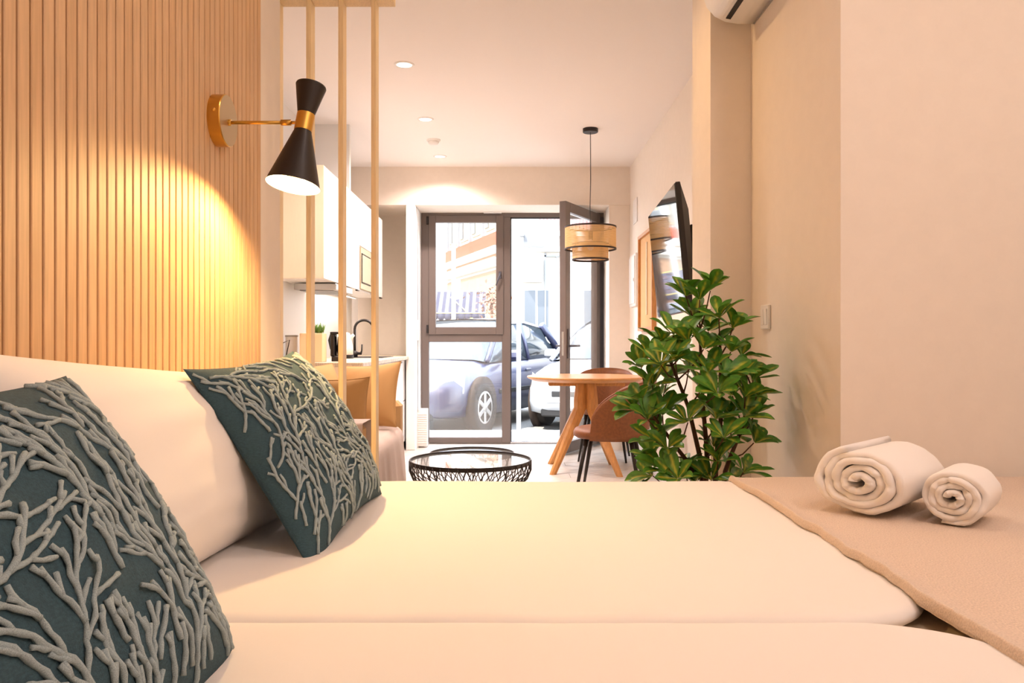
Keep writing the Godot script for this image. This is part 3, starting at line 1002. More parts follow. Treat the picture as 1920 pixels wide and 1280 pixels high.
# ---------------------------------------------------------------- kitchen
func kitchen() -> void:
	var near := 5.25
	var wt := thing("kitchen_worktop", "pale wood kitchen worktop along the white wall", "worktop", W(-1.3, 0.87, 6.7))
	part(wt, "slab", Geo.new().span(Vector3(-0.30, 0, 5.23 - 6.7), Vector3(0.312, 0.03, 7.545 - 6.7), 0.003).done(), M.worktop)
	part(wt, "corner_slab", Geo.new().span(Vector3(-0.30, 0, 7.545 - 6.7), Vector3(0.27, 0.03, 8.19 - 6.7), 0.003).done(), M.worktop)
	part(wt, "sink", Geo.new().span(Vector3(-0.20, 0.030, 0.0), Vector3(0.20, 0.0335, 0.62), 0.001).done(), M.black_matt)
	var wl := ["white base cabinet at the sofa end of the kitchen run", "white base cabinet holding the sink below the black tap", "white base cabinet next to the one below the sink", "white base cabinet in the corner by the window reveal"]
	for k in 4:
		var d0 := near + 0.735 * k
		var t := thing("base_cabinet", wl[k], "cabinet", W(-1.3, 0, d0 + 0.36), "kitchen base cabinets")
		part(t, "body", Geo.new().box(Vector3(-0.02, 0.48, 0), Vector3(0.54, 0.78, 0.73)).done(), M.cabinet_white)
		part(t, "plinth", Geo.new().box(Vector3(-0.04, 0.045, 0), Vector3(0.48, 0.09, 0.728)).done(), M.cabinet_white)
		if k == 0:
			part(t, "end_panel", Geo.new().box(Vector3(0.003, 0.435, 0.375), Vector3(0.59, 0.87, 0.018), 0.001).done(), M.panel_wood)
		for s in [-1.0, 1.0]:
			if k % 2 == 0:
				var dd := part(t, "door", Geo.new().box(Vector3(0.262, 0.475, 0.182 * s), Vector3(0.02, 0.77, 0.358), 0.002).done(), M.cabinet_white)
				part(dd, "handle", Geo.new().box(Vector3(0.276, 0.845, 0.182 * s), Vector3(0.012, 0.012, 0.14), 0.002).done(), M.black_metal)
			else:
				var dd := part(t, "drawer", Geo.new().box(Vector3(0.262, 0.475 + 0.195 * s, 0), Vector3(0.02, 0.384, 0.722), 0.002).done(), M.cabinet_white)
				part(dd, "handle", Geo.new().box(Vector3(0.276, 0.475 + 0.195 * s + 0.17, 0), Vector3(0.012, 0.012, 0.18), 0.002).done(), M.black_metal)
	var ul := ["white wall cabinet with pale wood end panel nearest the slatted divider", "white wall cabinet between the wood end panel and the microwave", "white wall cabinet housing the built-in microwave", "white wall cabinet beyond the microwave by the far wall"]
	for k in 4:
		var d0: float = [5.25, 5.86, 6.47, 7.05][k]
		var d1: float = [5.86, 6.47, 7.05, 7.61][k]
		var ln := d1 - d0
		var t := thing("wall_cabinet", ul[k], "cabinet", W(-1.42, 1.46, (d0 + d1) * 0.5), "kitchen wall cabinets")
		part(t, "body", Geo.new().box(Vector3(-0.01, 0.375, 0), Vector3(0.328, 0.75, ln - 0.002)).done(), M.cabinet_white)
		if k == 0:
			part(t, "end_panel", Geo.new().box(Vector3(-0.004, 0.375, ln * 0.5 + 0.006), Vector3(0.348, 0.752, 0.014), 0.001).done(), M.panel_wood)
		if k == 2:
			part(t, "door", Geo.new().box(Vector3(0.162, 0.56, 0), Vector3(0.018, 0.38, ln - 0.005), 0.002).done(), M.cabinet_white)
		else:
			var dd := part(t, "door", Geo.new().box(Vector3(0.162, 0.375, 0), Vector3(0.018, 0.75, ln - 0.005), 0.002).done(), M.cabinet_white)
			part(dd, "handle", Geo.new().box(Vector3(0.166, -0.006, -ln * 0.5 + 0.07), Vector3(0.02, 0.010, 0.07), 0.002).done(), M.black_metal)
	var mw := thing("microwave_oven", "built-in steel microwave with a dark glass door in the wall cabinets", "microwave", W(-1.255, 1.47, 6.76))
	part(mw, "front", Geo.new().box(Vector3(0.004, 0.175, 0), Vector3(0.02, 0.345, 0.572), 0.003).done(), M.brass_face)
	part(mw, "glass_door", Geo.new().box(Vector3(0.0155, 0.175, 0.05), Vector3(0.006, 0.25, 0.40), 0.002).done(), M.black_gloss)
	part(mw, "door_window", Geo.new().box(Vector3(0.0185, 0.175, 0.05), Vector3(0.003, 0.225, 0.375), 0.001).done(), M.brass_face)
	part(mw, "knob", Geo.new().tube([Vector3(0.01, 0.10, -0.22), Vector3(0.032, 0.10, -0.22)], 0.018, 14).done(), M.steel)
	var hd := thing("range_hood", "slim steel extractor hood under the wall cabinets", "hood", W(-1.40, 1.40, 5.9))
	part(hd, "canopy", Geo.new().box(Vector3(0, 0.030, 0), Vector3(0.30, 0.045, 0.58), 0.004).done(), M.steel)
	part(hd, "filter", Geo.new().box(Vector3(0, 0.006, 0), Vector3(0.24, 0.004, 0.50)).done(), M.sign_grey)
	var ls := thing("under_cabinet_light", "slim white light strip under the kitchen wall cabinets", "light strip", W(-1.50, 1.46, 6.75))
	part(ls, "channel", Geo.new().box(Vector3(0, -0.005, 0), Vector3(0.03, 0.010, 1.60), 0.001).done(), M.plastic_white)
	var em := StandardMaterial3D.new()
	em.resource_name = "strip_glow"
	em.emission_enabled = true
	em.emission = Color(1.0, 0.95, 0.90)
	em.emission_energy_multiplier = 2.0
	part(ls, "diffuser_light", Geo.new().box(Vector3(0, -0.0112, 0), Vector3(0.022, 0.002, 1.58)).done(), em)
	var al := AreaLight3D.new()
	al.name = "strip_light"
	al.area_size = Vector2(0.02, 1.58)
	al.light_color = Color(1.0, 0.95, 0.90)
	al.light_energy = 0.55
	al.area_normalize_energy = true
	al.shadow_enabled = true
	ls.add_child(al)
	al.position = Vector3(0, -0.014, 0)
	al.rotation_degrees = Vector3(-90, 0, 0)
	# tap
	var tp := thing("kitchen_tap", "matt black kitchen tap with a high arched spout", "tap", W(-1.385, 0.90, 6.95))
	part(tp, "base", Geo.new().lathe([Vector2(0.0001, 0.0), Vector2(0.026, 0.0), Vector2(0.026, 0.05), Vector2(0.014, 0.055), Vector2(0.012, 0.06)], 20).done(), M.black_metal)
	var arc := [Vector3(0, 0.05, 0), Vector3(0, 0.15, 0), Vector3(0, 0.25, 0)]
	for k in 13:
		var a := PI * k / 12.0
		arc.append(Vector3(0.082 - 0.082 * cos(a), 0.25 + 0.078 * sin(a), 0))
	arc.append(Vector3(0.164, 0.19, 0))
	part(tp, "spout", Geo.new().tube(arc, 0.0115, 12).done(), M.black_metal)
	part(tp, "lever", Geo.new().tube([Vector3(0.02, 0.035, 0), Vector3(0.055, 0.035, 0), Vector3(0.062, 0.06, 0), Vector3(0.064, 0.115, 0)], [0.013, 0.013, 0.007, 0.006], 10).done(), M.black_metal)
	# kettle
	var kt := thing("electric_kettle", "white electric kettle on a dark base beside the tap", "kettle", W(-1.39, 0.9005, 6.50))
	part(kt, "base", Geo.new().turned([Vector2(0.0001, 0.0), Vector2(0.085, 0.0), Vector2(0.085, 0.028), Vector2(0.0001, 0.03)], 28).done(), M.black_matt)
	part(kt, "body", Geo.new().lathe([Vector2(0.0001, 0.031), Vector2(0.082, 0.031), Vector2(0.078, 0.10), Vector2(0.062, 0.185), Vector2(0.05, 0.21), Vector2(0.0001, 0.222)], 28).done(), M.plastic_white)
	part(kt, "handle", Geo.new().tube([Vector3(-0.05, 0.20, 0), Vector3(-0.10, 0.20, 0), Vector3(-0.115, 0.15, 0), Vector3(-0.10, 0.08, 0), Vector3(-0.07, 0.06, 0)], 0.010, 8).done(), M.black_matt)
	part(kt, "spout", Geo.new().tube([Vector3(0.055, 0.165, 0), Vector3(0.088, 0.195, 0)], [0.02, 0.012], 8).done(), M.plastic_white)
	# coffee maker
	var cm := thing("coffee_machine", "slim chrome and black coffee machine on a dark foot behind the wooden planter", "coffee machine", W(-1.245, 0.90, 5.62))
	part(cm, "foot", Geo.new().box(Vector3(0.01, 0.016, 0), Vector3(0.07, 0.032, 0.14), 0.003).done(), M.black_metal)
	part(cm, "tower", Geo.new().box(Vector3(-0.02, 0.115, 0.02), Vector3(0.03, 0.165, 0.09), 0.008).done(), M.black_gloss)
	part(cm, "tank", Geo.new().lathe([Vector2(0.0001, 0.034), Vector2(0.026, 0.034), Vector2(0.030, 0.09), Vector2(0.024, 0.17), Vector2(0.012, 0.19), Vector2(0.0001, 0.192)], 20, Transform3D(Basis.IDENTITY, Vector3(0.02, 0, -0.03))).done(), M.chrome)
	part(cm, "head", Geo.new().box(Vector3(-0.005, 0.20, 0.02), Vector3(0.06, 0.016, 0.10), 0.004).done(), M.black_matt)
	# planter with herb
	var pb := thing("herb_planter", "square pale wood planter with a little green herb on the worktop", "planter", W(-1.375, 0.90, 5.46))
	part(pb, "box", Geo.new().box(Vector3(0, 0.098, 0), Vector3(0.155, 0.196, 0.13), 0.003).done(), M.box_wood)
	var hb := Geo.new()
	rng.seed = 5
	for k in 46:
		var p := Vector3(0.03 + rng.randfn(0, 0.022), 0.196, rng.randfn(0, 0.02))
		var tip := p + Vector3(rng.randf_range(-0.025, 0.025), rng.randf_range(0.02, 0.075), rng.randf_range(-0.02, 0.02))
		hb.tube([p, p.lerp(tip, 0.5), tip], [0.001, 0.007, 0.001], 4)
	part(pb, "herb", hb.done(), M.herb).set_meta("kind", "stuff")
	var cn := thing("storage_canister", "white storage canister with a grey lid beside the wooden planter", "canister", W(-1.535, 0.90, 5.5))
	part(cn, "body", Geo.new().turned([Vector2(0.0001, 0.0), Vector2(0.042, 0.0), Vector2(0.042, 0.172), Vector2(0.0001, 0.172)], 24).done(), M.plastic_white)
	part(cn, "lid", Geo.new().turned([Vector2(0.0001, 0.172), Vector2(0.045, 0.172), Vector2(0.045, 0.184), Vector2(0.0001, 0.184)], 24).done(), M.plastic_line)
	solo("wire_stand", Geo.new().tube([PX(530, 643, 5.36), PX(543, 637, 5.36), PX(538, 660, 5.36), PX(535, 676, 5.36)], 0.0035, 6).done(), M.black_metal, "small bent black wire stand at the end of the worktop", "wire stand")

# ---------------------------------------------------------------- sofa and living room
func sofa() -> void:
	var t := thing("small_sofa", "small tan two-seat sofa facing the television", "sofa", W(-1.15, 0, 4.5))
	var P := func(called: String, lo: Vector3, hi: Vector3, bev: float) -> MeshInstance3D:
		return part(t, called, Geo.new().span(lo - Vector3(-1.15, 0, 4.5), hi - Vector3(-1.15, 0, 4.5), bev).done(), M.sofa)
	P.call("base", Vector3(-1.56, 0.06, 3.90), Vector3(-0.735, 0.32, 5.05), 0.02)
	P.call("arm", Vector3(-1.56, 0.06, 5.04), Vector3(-0.715, 0.655, 5.20), 0.03)
	P.call("arm", Vector3(-1.56, 0.06, 3.72), Vector3(-0.715, 0.645, 3.90), 0.03)
	P.call("backrest", Vector3(-1.58, 0.06, 3.74), Vector3(-1.36, 0.80, 5.19), 0.04)
	P.call("seat_cushion", Vector3(-1.36, 0.32, 4.475), Vector3(-0.725, 0.49, 5.035), 0.035)
	P.call("seat_cushion", Vector3(-1.36, 0.32, 3.905), Vector3(-0.725, 0.49, 4.465), 0.035)
	# loose cushions
	var cs := [[W(-0.90, 0.705, 4.90), W(0.42, 0.03, -0.10), W(-0.02, 0.40, 0.16), 0.42, "big tan sofa cushion leaning in the far corner of the sofa"],
		[W(-1.15, 0.71, 4.72), W(0.25, 0.0, 0.42), W(-0.2, 0.40, 0.1), 0.44, "large tan cushion against the sofa back"],
		[W(-0.93, 0.68, 4.13), W(0.36, 0.0, 0.08), W(-0.05, 0.36, -0.10), 0.36, "small tan cushion with light piping by the arm under the throw"]]
	for c in cs:
		var th := thing("sofa_cushion", c[4], "cushion", c[0], "tan sofa cushions")
		th.basis = frame_of(c[1], c[2])
		part(th, "cover", pillow_mesh(c[3], c[3], 0.14, 20.0, 20), M.sofa_cushion)
		var pip := []
		for k in 4:
			for j in 10:
				var f := -1.0 + 0.2 * j
				var uv: Vector2 = [Vector2(f, -1), Vector2(1, f), Vector2(-f, 1), Vector2(-1, -f)][k]
				pip.append(pillow_point(uv.x, uv.y, c[3], c[3], 0.14, 1.0, 20.0))
		part(th, "piping", Geo.new().tube(pip, 0.004, 6, true).done(), M.sofa_cushion)
	# blanket over the seat and its front
	var g := Geo.new()
	var rows := []
	for i in 61:
		var f := i / 60.0
		var d := 3.95 + 1.08 * f
		var row := []
		for j in 34:
			var s := j / 33.0 * 1.02
			var x := -1.25 + s
			var y := 0.503
			var fold := noise.get_noise_2d(d * 55.0, 3.0) * 0.5 + 0.5
			if x > -0.76:
				var over := x + 0.76
				var a: float = min(over / 0.06, PI * 0.5)
				x = -0.76 + 0.06 * sin(a) + 0.055 * fold * clampf((over - 0.06) / 0.3, 0.0, 1.0)
				y -= 0.06 * (1.0 - cos(a)) + max(0.0, over - 0.094)
				y = max(y, 0.03)
			row.append(W(x + 0.004, y + 0.006 * noise.get_noise_2d(x * 60.0, d * 60.0), d))
		rows.append(row)
	g.grid(rows)
	solo("sofa_blanket", g.done(), M.blanket, "pale pinkish blanket draped over the sofa seat to the floor", "blanket")
	var g2 := Geo.new()
	rows = []
	for i in 31:
		var f := i / 30.0
		var xx := -1.30 + 0.60 * f
		var row := []
		for j in 41:
			var s := j / 40.0 * 0.80 - 0.40
			var p: Vector2
			var h := 0.11
			if absf(s) < h:
				p = Vector2(s, 0.0)
			else:
				p = Vector2(h * signf(s), -(absf(s) - h))
			var fo := 0.012 * noise.get_noise_2d(xx * 90.0, 40.0) * clampf(-p.y * 6.0, 0.0, 1.0)
			row.append(W(xx, 0.656 + p.y, 3.81 + p.x + (fo + 0.004) * signf(s)))
		rows.append(row)
	g2.grid(rows)
	solo("arm_cover", g2.done(), M.blanket, "pale pinkish cover folded over the arm of the sofa", "blanket")

func wire_table(at: Vector3, r: float, h: float, label: String, wires: int) -> void:
	var t := thing("wire_coffee_table" if wires else "glass_side_table", label, "coffee table", at)
	var loop := func(rr: float, y: float, n := 64) -> Array:
		var a := []
		for k in n:
			a.append(Vector3(rr * cos(TAU * k / n), y, rr * sin(TAU * k / n)))
		return a
	part(t, "rim", Geo.new().turned([Vector2(r - 0.006, h - 0.022), Vector2(r, h - 0.022), Vector2(r, h), Vector2(r - 0.006, h), Vector2(r - 0.006, h - 0.022)], 72).done(), M.black_metal)
	part(t, "glass_top", Geo.new().turned([Vector2(0.0001, h - 0.016), Vector2(r - 0.007, h - 0.016), Vector2(r - 0.007, h - 0.009), Vector2(0.0001, h - 0.009)], 64).done(), M.table_glass)
	part(t, "foot_ring", Geo.new().tube(loop.call(r * 0.86, 0.006), 0.005, 6, true).done(), M.black_metal)
	if wires == 0:
		for k in 3:
			var a := TAU * k / 3.0 + 0.5
			part(t, "leg", Geo.new().tube([Vector3((r - 0.006) * cos(a), h - 0.015, (r - 0.006) * sin(a)), Vector3(r * 0.86 * cos(a), 0.006, r * 0.86 * sin(a))], 0.004, 6).done(), M.black_metal)
		return
	part(t, "waist_ring", Geo.new().tube(loop.call(r * 0.56, h * 0.48), 0.004, 6, true).done(), M.black_metal)
	for k in wires:
		for s in [-1.0, 1.0]:
			var a0: float = TAU * k / wires
			var pts := []
			for q in [[1.0, 0.985, 0.0], [1.0, 0.86, 0.10], [0.94, 0.74, 0.22], [0.78, 0.64, 0.38], [0.60, 0.53, 0.55], [0.555, 0.46, 0.66], [0.60, 0.36, 0.80], [0.74, 0.17, 0.98], [0.86, 0.015, 1.1]]:
				var a: float = a0 + s * q[2] * 0.55
				pts.append(Vector3(r * q[0] * cos(a), h * q[1], r * q[0] * sin(a)))
			part(t, "wire", Geo.new().tube(pts, 0.0026, 4).done(), M.black_metal)

func dining() -> void:
	var at := W(0.605, 0, 6.42)
	var t := thing("dining_table", "round oak dining table on splayed oak legs", "table", at)
	part(t, "tabletop", Geo.new().turned([Vector2(0.0001, 0.722), Vector2(0.43, 0.722), Vector2(0.475, 0.742), Vector2(0.483, 0.750), Vector2(0.483, 0.757), Vector2(0.480, 0.760), Vector2(0.0001, 0.760)], 64).done(), M.oak_top)
	part(t, "apron_block", Geo.new().box(Vector3(0, 0.70, 0), Vector3(0.62, 0.04, 0.10), 0.006).done(), M.oak)
	for s in [[-0.285, 0.24], [0.225, 0.34], [-0.275, -0.30], [0.24, -0.26]]:
		var foot := Vector3(s[0], 0.0, s[1])
		var knee := Vector3(s[0] * 0.18, 0.50, s[1] * 0.18)
		var top := Vector3(s[0] * 0.14, 0.70, s[1] * 0.14)
		var g := Geo.new()
		var rows := []
		var q := [[top, 0.050], [knee + Vector3(0, 0.06, 0), 0.054], [knee, 0.054], [knee.lerp(foot, 0.12), 0.052], [foot, 0.030]]
		for e in q:
			var hz := Vector3(s[0], 0, s[1]).normalized()
			var sd := hz.cross(Vector3.UP)
			var row := []
			for k in 8:
				var a := TAU * (k + 0.5) / 8
				row.append(e[0] + (hz * cos(a) * 1.05 - sd * sin(a) * 0.85) * e[1])
			rows.append(row)
		rows.reverse()
		g.sm = -1
		g.grid(rows, true)
		g.fan(rows[0][0].lerp(rows[0][4], 0.5), rows[0], true)
		part(t, "leg", g.done(), M.oak)

func chair(at: Vector3, turn: float, label: String) -> void:     # faces local +z
	var t := thing("shell_chair", label, "chair", at, "brown leather shell chairs")
	t.rotation.y = turn
	# seat pad
	var g := Geo.new()
	var rows := []
	for e in [[0.90, 0.405], [1.0, 0.42], [1.0, 0.445], [0.96, 0.462], [0.80, 0.470], [0.4, 0.468]]:
		var row := []
		for k in 40:
			var a := -TAU * k / 40
			var c := cos(a)
			var s := sin(a)
			row.append(Vector3(signf(c) * pow(absf(c), 0.72) * 0.225 * e[0], e[1], signf(s) * pow(absf(s), 0.72) * 0.235 * e[0] + 0.01))
		rows.append(row)
	g.grid(rows, true)
	g.fan(Vector3(0, 0.467, 0), rows[-1])
	g.fan(Vector3(0, 0.405, 0), rows[0], true)
	part(t, "seat", g.done(), M.leather)
	# wrapped shell
	g = Geo.new()
	var outer := []
	var inner := []
	var n := 36
	for i in n + 1:
		var f := 2.0 * i / n - 1.0
		var a := f * deg_to_rad(118.0)
		var hh := 0.385 * pow(max(0.0, 1.0 - pow(absf(f), 2.2)), 0.46) + 0.004
		var ro := []
		var ri := []
		for j in 11:
			var v := j / 10.0
			var y := 0.40 + hh * v
			var lean := 0.045 * v * hh / 0.385
			var rx := 0.245 + lean * 0.6
			var rz := 0.245 + lean * 1.3
			var dv := Vector3(sin(a), 0, -cos(a))
			ro.append(Vector3(dv.x * rx, y, dv.z * rz))
			ri.append(Vector3(dv.x * (rx - 0.018), y + (0.004 if j == 10 else 0.0), dv.z * (rz - 0.018)))
		outer.append(ro)
		inner.append(ri)
	var loops := []
	for i in n + 1:
		var lp: Array = inner[i].duplicate()
		lp.reverse()
		loops.append(outer[i] + lp)
	g.grid(loops, true)
	var pip := []
	for i in n + 1:
		pip.append(outer[i][10].lerp(inner[i][10], 0.5) + Vector3(0, 0.002, 0))
	part(t, "shell", g.done(), M.leather)
	part(t, "piping", Geo.new().tube(pip, 0.006, 6).done(), M.leather)
	g = Geo.new()
	g.box(Vector3(0, 0.398, 0.0), Vector3(0.30, 0.014, 0.30), 0.004)
	part(t, "seat_frame", g.done(), M.black_metal)
	for s in [[-1, 1], [1, 1], [-1, -1], [1, -1]]:
		part(t, "leg", Geo.new().tube([Vector3(0.145 * s[0], 0.402, 0.145 * s[1]), Vector3(0.205 * s[0], 0.0, 0.215 * s[1])], [0.017, 0.0085], 10).done(), M.black_metal)

func pendant() -> void:
	var t := thing("pendant_lamp", "two-tier woven cane pendant lamp above the dining table", "pendant lamp", W(0.616, CEIL, 6.2))
	part(t, "ceiling_rose", Geo.new().turned([Vector2(0.0001, -0.03), Vector2(0.056, -0.03), Vector2(0.060, -0.027), Vector2(0.060, 0.0)], 36).done(), M.black_metal)
	part(t, "cable", Geo.new().tube([Vector3(0, -0.03, 0), Vector3(0.002, -0.4, 0), Vector3(-0.003, -0.62, 0), Vector3(0, -0.80, 0)], 0.003, 6).done(), M.black_metal)
	part(t, "lamp_holder", Geo.new().lathe([Vector2(0.0001, -0.87), Vector2(0.018, -0.87), Vector2(0.018, -0.80), Vector2(0.0001, -0.795)], 16).done(), M.black_metal)
	part(t, "bulb", Geo.new().lathe([Vector2(0.0001, -0.955), Vector2(0.02, -0.948), Vector2(0.03, -0.92), Vector2(0.022, -0.885), Vector2(0.012, -0.87)], 16).done(), M.plastic_white)
	for q in [[0.199, -0.774, -0.944, 112, 14, "upper_shade"], [0.140, -0.905, -1.028, 80, 10, "lower_shade"]]:
		var g := Geo.new()
		for k in q[3]:
			var a: float = TAU * k / q[3]
			var b := Basis(Vector3.UP, -a)
			g.box(Vector3(q[0] * cos(a), (q[1] + q[2]) * 0.5, q[0] * sin(a)), Vector3(0.0014, q[1] - q[2], 0.0046), 0.0, b)
		for k in q[4]:
			var y: float = lerpf(q[1], q[2], (k + 0.5) / q[4])
			var h := 0.0032
			g.lathe([Vector2(q[0] + 0.0012, y - h), Vector2(q[0] + 0.0016, y), Vector2(q[0] + 0.0012, y + h)], 60)
		var sh := part(t, q[5], g.done(), M.cane)
		for y in [q[1], q[2]]:
			part(sh, "rim", Geo.new().turned([Vector2(q[0] - 0.004, y - 0.006), Vector2(q[0] + 0.004, y - 0.006), Vector2(q[0] + 0.004, y + 0.006), Vector2(q[0] - 0.004, y + 0.006), Vector2(q[0] - 0.004, y - 0.006)], 60).done(), M.cane_dark)
	for k in 3:
		var a := TAU * k / 3.0 + 0.3
		part(t, "spoke", Geo.new().tube([Vector3(0.017 * cos(a), -0.80, 0.017 * sin(a)), Vector3(0.198 * cos(a), -0.776, 0.198 * sin(a))], 0.002, 5).done(), M.black_metal)
		part(t, "spoke", Geo.new().tube([Vector3(0.196 * cos(a), -0.940, 0.196 * sin(a)), Vector3(0.140 * cos(a), -0.908, 0.140 * sin(a))], 0.002, 5).done(), M.black_metal)

func right_wall() -> void:
	# television on a swing arm
	var nt := Vector3(0.700, 1.728, 3.40)
	var ft := Vector3(0.747, 1.728, 4.33)
	var fb := Vector3(0.800, 1.170, 4.33)
	var a := W(nt.x, nt.y, nt.z) - W(ft.x, ft.y, ft.z)      # towards the camera
	var b := W(ft.x, ft.y, ft.z) - W(fb.x, fb.y, fb.z)
	var wd := a.length()
	var hg := b.length()
	var c := W(fb.x, fb.y, fb.z) + a * 0.5 + b * 0.5
	var t := thing("television", "black flat television tilted down on a wall arm", "television", c)
	t.basis = frame_of(a, b)      # local z points into the room or to the wall
	var s := 1.0 if t.basis.z.x < 0 else -1.0
	part(t, "screen", Geo.new().box(Vector3(0, 0, -0.003 * s), Vector3(wd - 0.012, hg - 0.012, 0.008)).done(), M.screen)
	part(t, "bezel", Geo.new().box(Vector3(0, 0, -0.014 * s), Vector3(wd, hg, 0.022), 0.003).done(), M.tv_body)
	var g := Geo.new()
	var r0 := []
	var r1 := []
	for k in [[-1, -1], [1, -1], [1, 1], [-1, 1]]:
		r0.append(Vector3(k[0] * wd * 0.495, k[1] * hg * 0.495, -0.024 * s))
		r1.append(Vector3(k[0] * wd * 0.42, k[1] * hg * 0.30, -0.062 * s))
	g.sm = -1
	g.grid([r0, r1] if s < 0 else [r1, r0], true)
	g.fan(Vector3(0, 0, -0.062 * s), r1, s > 0)
	part(t, "back_cover", g.done(), M.tv_body)
	var br := thing("television_bracket", "black swing arm bracket between television and wall", "bracket", W(1.13, 1.45, 3.88))
	part(br, "wall_plate", Geo.new().box(Vector3(-0.012, 0, 0), Vector3(0.024, 0.30, 0.16), 0.004).done(), M.black_matt)
	part(br, "arm", Geo.new().tube([Vector3(-0.03, 0.03, 0), Vector3(-0.15, 0.03, 0.12), Vector3(-0.27, 0.03, 0.02)], 0.018, 8).done(), M.black_matt)
	part(br, "head_plate", Geo.new().box(Vector3(-0.268, 0.02, 0.0), Vector3(0.02, 0.26, 0.22), 0.004).done(), M.black_matt)
	# framed wooden picture and fuse box
	var pf := thing("picture_frame", "light wooden picture frame with plain tan art on the wall past the television", "picture", W(1.13, 1.54, 6.53))
	for q in [[0.0, 0.395, 0.70, 0.03], [0.0, -0.395, 0.70, 0.03]]:
		part(pf, "rail", Geo.new().box(Vector3(-0.018, q[1], q[0]), Vector3(0.036, q[3], q[2]), 0.002).done(), M.oak)
	for q in [-0.335, 0.335]:
		part(pf, "stile", Geo.new().box(Vector3(-0.018, 0, q), Vector3(0.036, 0.76, 0.03), 0.002).done(), M.oak)
	part(pf, "art_panel", Geo.new().box(Vector3(-0.008, 0, 0), Vector3(0.012, 0.762, 0.642)).done(), M.art)
	part(pf, "inner_batten", Geo.new().box(Vector3(-0.018, 0.02, 0.02), Vector3(0.012, 0.60, 0.03), 0.002).done(), M.panel_wood)
	var fb2 := thing("fuse_box", "white wall fuse box beside the door wall", "fuse box", W(1.13, 1.60, 7.28))
	part(fb2, "case", Geo.new().box(Vector3(-0.010, 0, 0), Vector3(0.02, 0.48, 0.36), 0.004).done(), M.plastic_white)
	part(fb2, "door", Geo.new().box(Vector3(-0.024, 0, 0), Vector3(0.008, 0.43, 0.31), 0.003).done(), M.plastic_white)
	part(fb2, "latch", Geo.new().box(Vector3(-0.030, 0.0, 0.13), Vector3(0.005, 0.03, 0.012), 0.001).done(), M.plastic_line)
	solo("air_vent_cover", Geo.new().span(Vector3(1.122, 2.12, 7.1), Vector3(1.13, 2.34, 7.32), 0.002).done(), M.plastic_white, "small white cover plate high on the wall above the fuse box", "cover plate")
	# smoke detector
	var sd := thing("smoke_detector", "round white smoke detector on the ceiling between two downlights", "smoke detector", W(-0.65, CEIL, 6.54))
	part(sd, "base", Geo.new().lathe([Vector2(0.0001, -0.014), Vector2(0.055, -0.014), Vector2(0.058, 0.0)], 28).done(), M.plastic_white)
	part(sd, "sensor_head", Geo.new().lathe([Vector2(0.0001, -0.040), Vector2(0.036, -0.038), Vector2(0.045, -0.022), Vector2(0.045, -0.014)], 28).done(), M.plastic_white)
	# panel heater beside the window
	var ph := thing("panel_heater", "white slatted panel heater standing beside the window frame", "heater", W(-0.885, 0, 7.78))
	part(ph, "case", Geo.new().box(Vector3(0, 0.195, 0), Vector3(0.11, 0.37, 0.10), 0.006).done(), M.plastic_white)
	for k in 14:
		part(ph, "slat", Geo.new().box(Vector3(0.004, 0.05 + 0.0215 * k, 0.053), Vector3(0.10, 0.014, 0.008), 0.002).done(), M.plastic_white)
	for s2 in [-0.035, 0.035]:
		part(ph, "foot", Geo.new().box(Vector3(s2, 0.006, 0), Vector3(0.02, 0.012, 0.10), 0.002).done(), M.plastic_line)

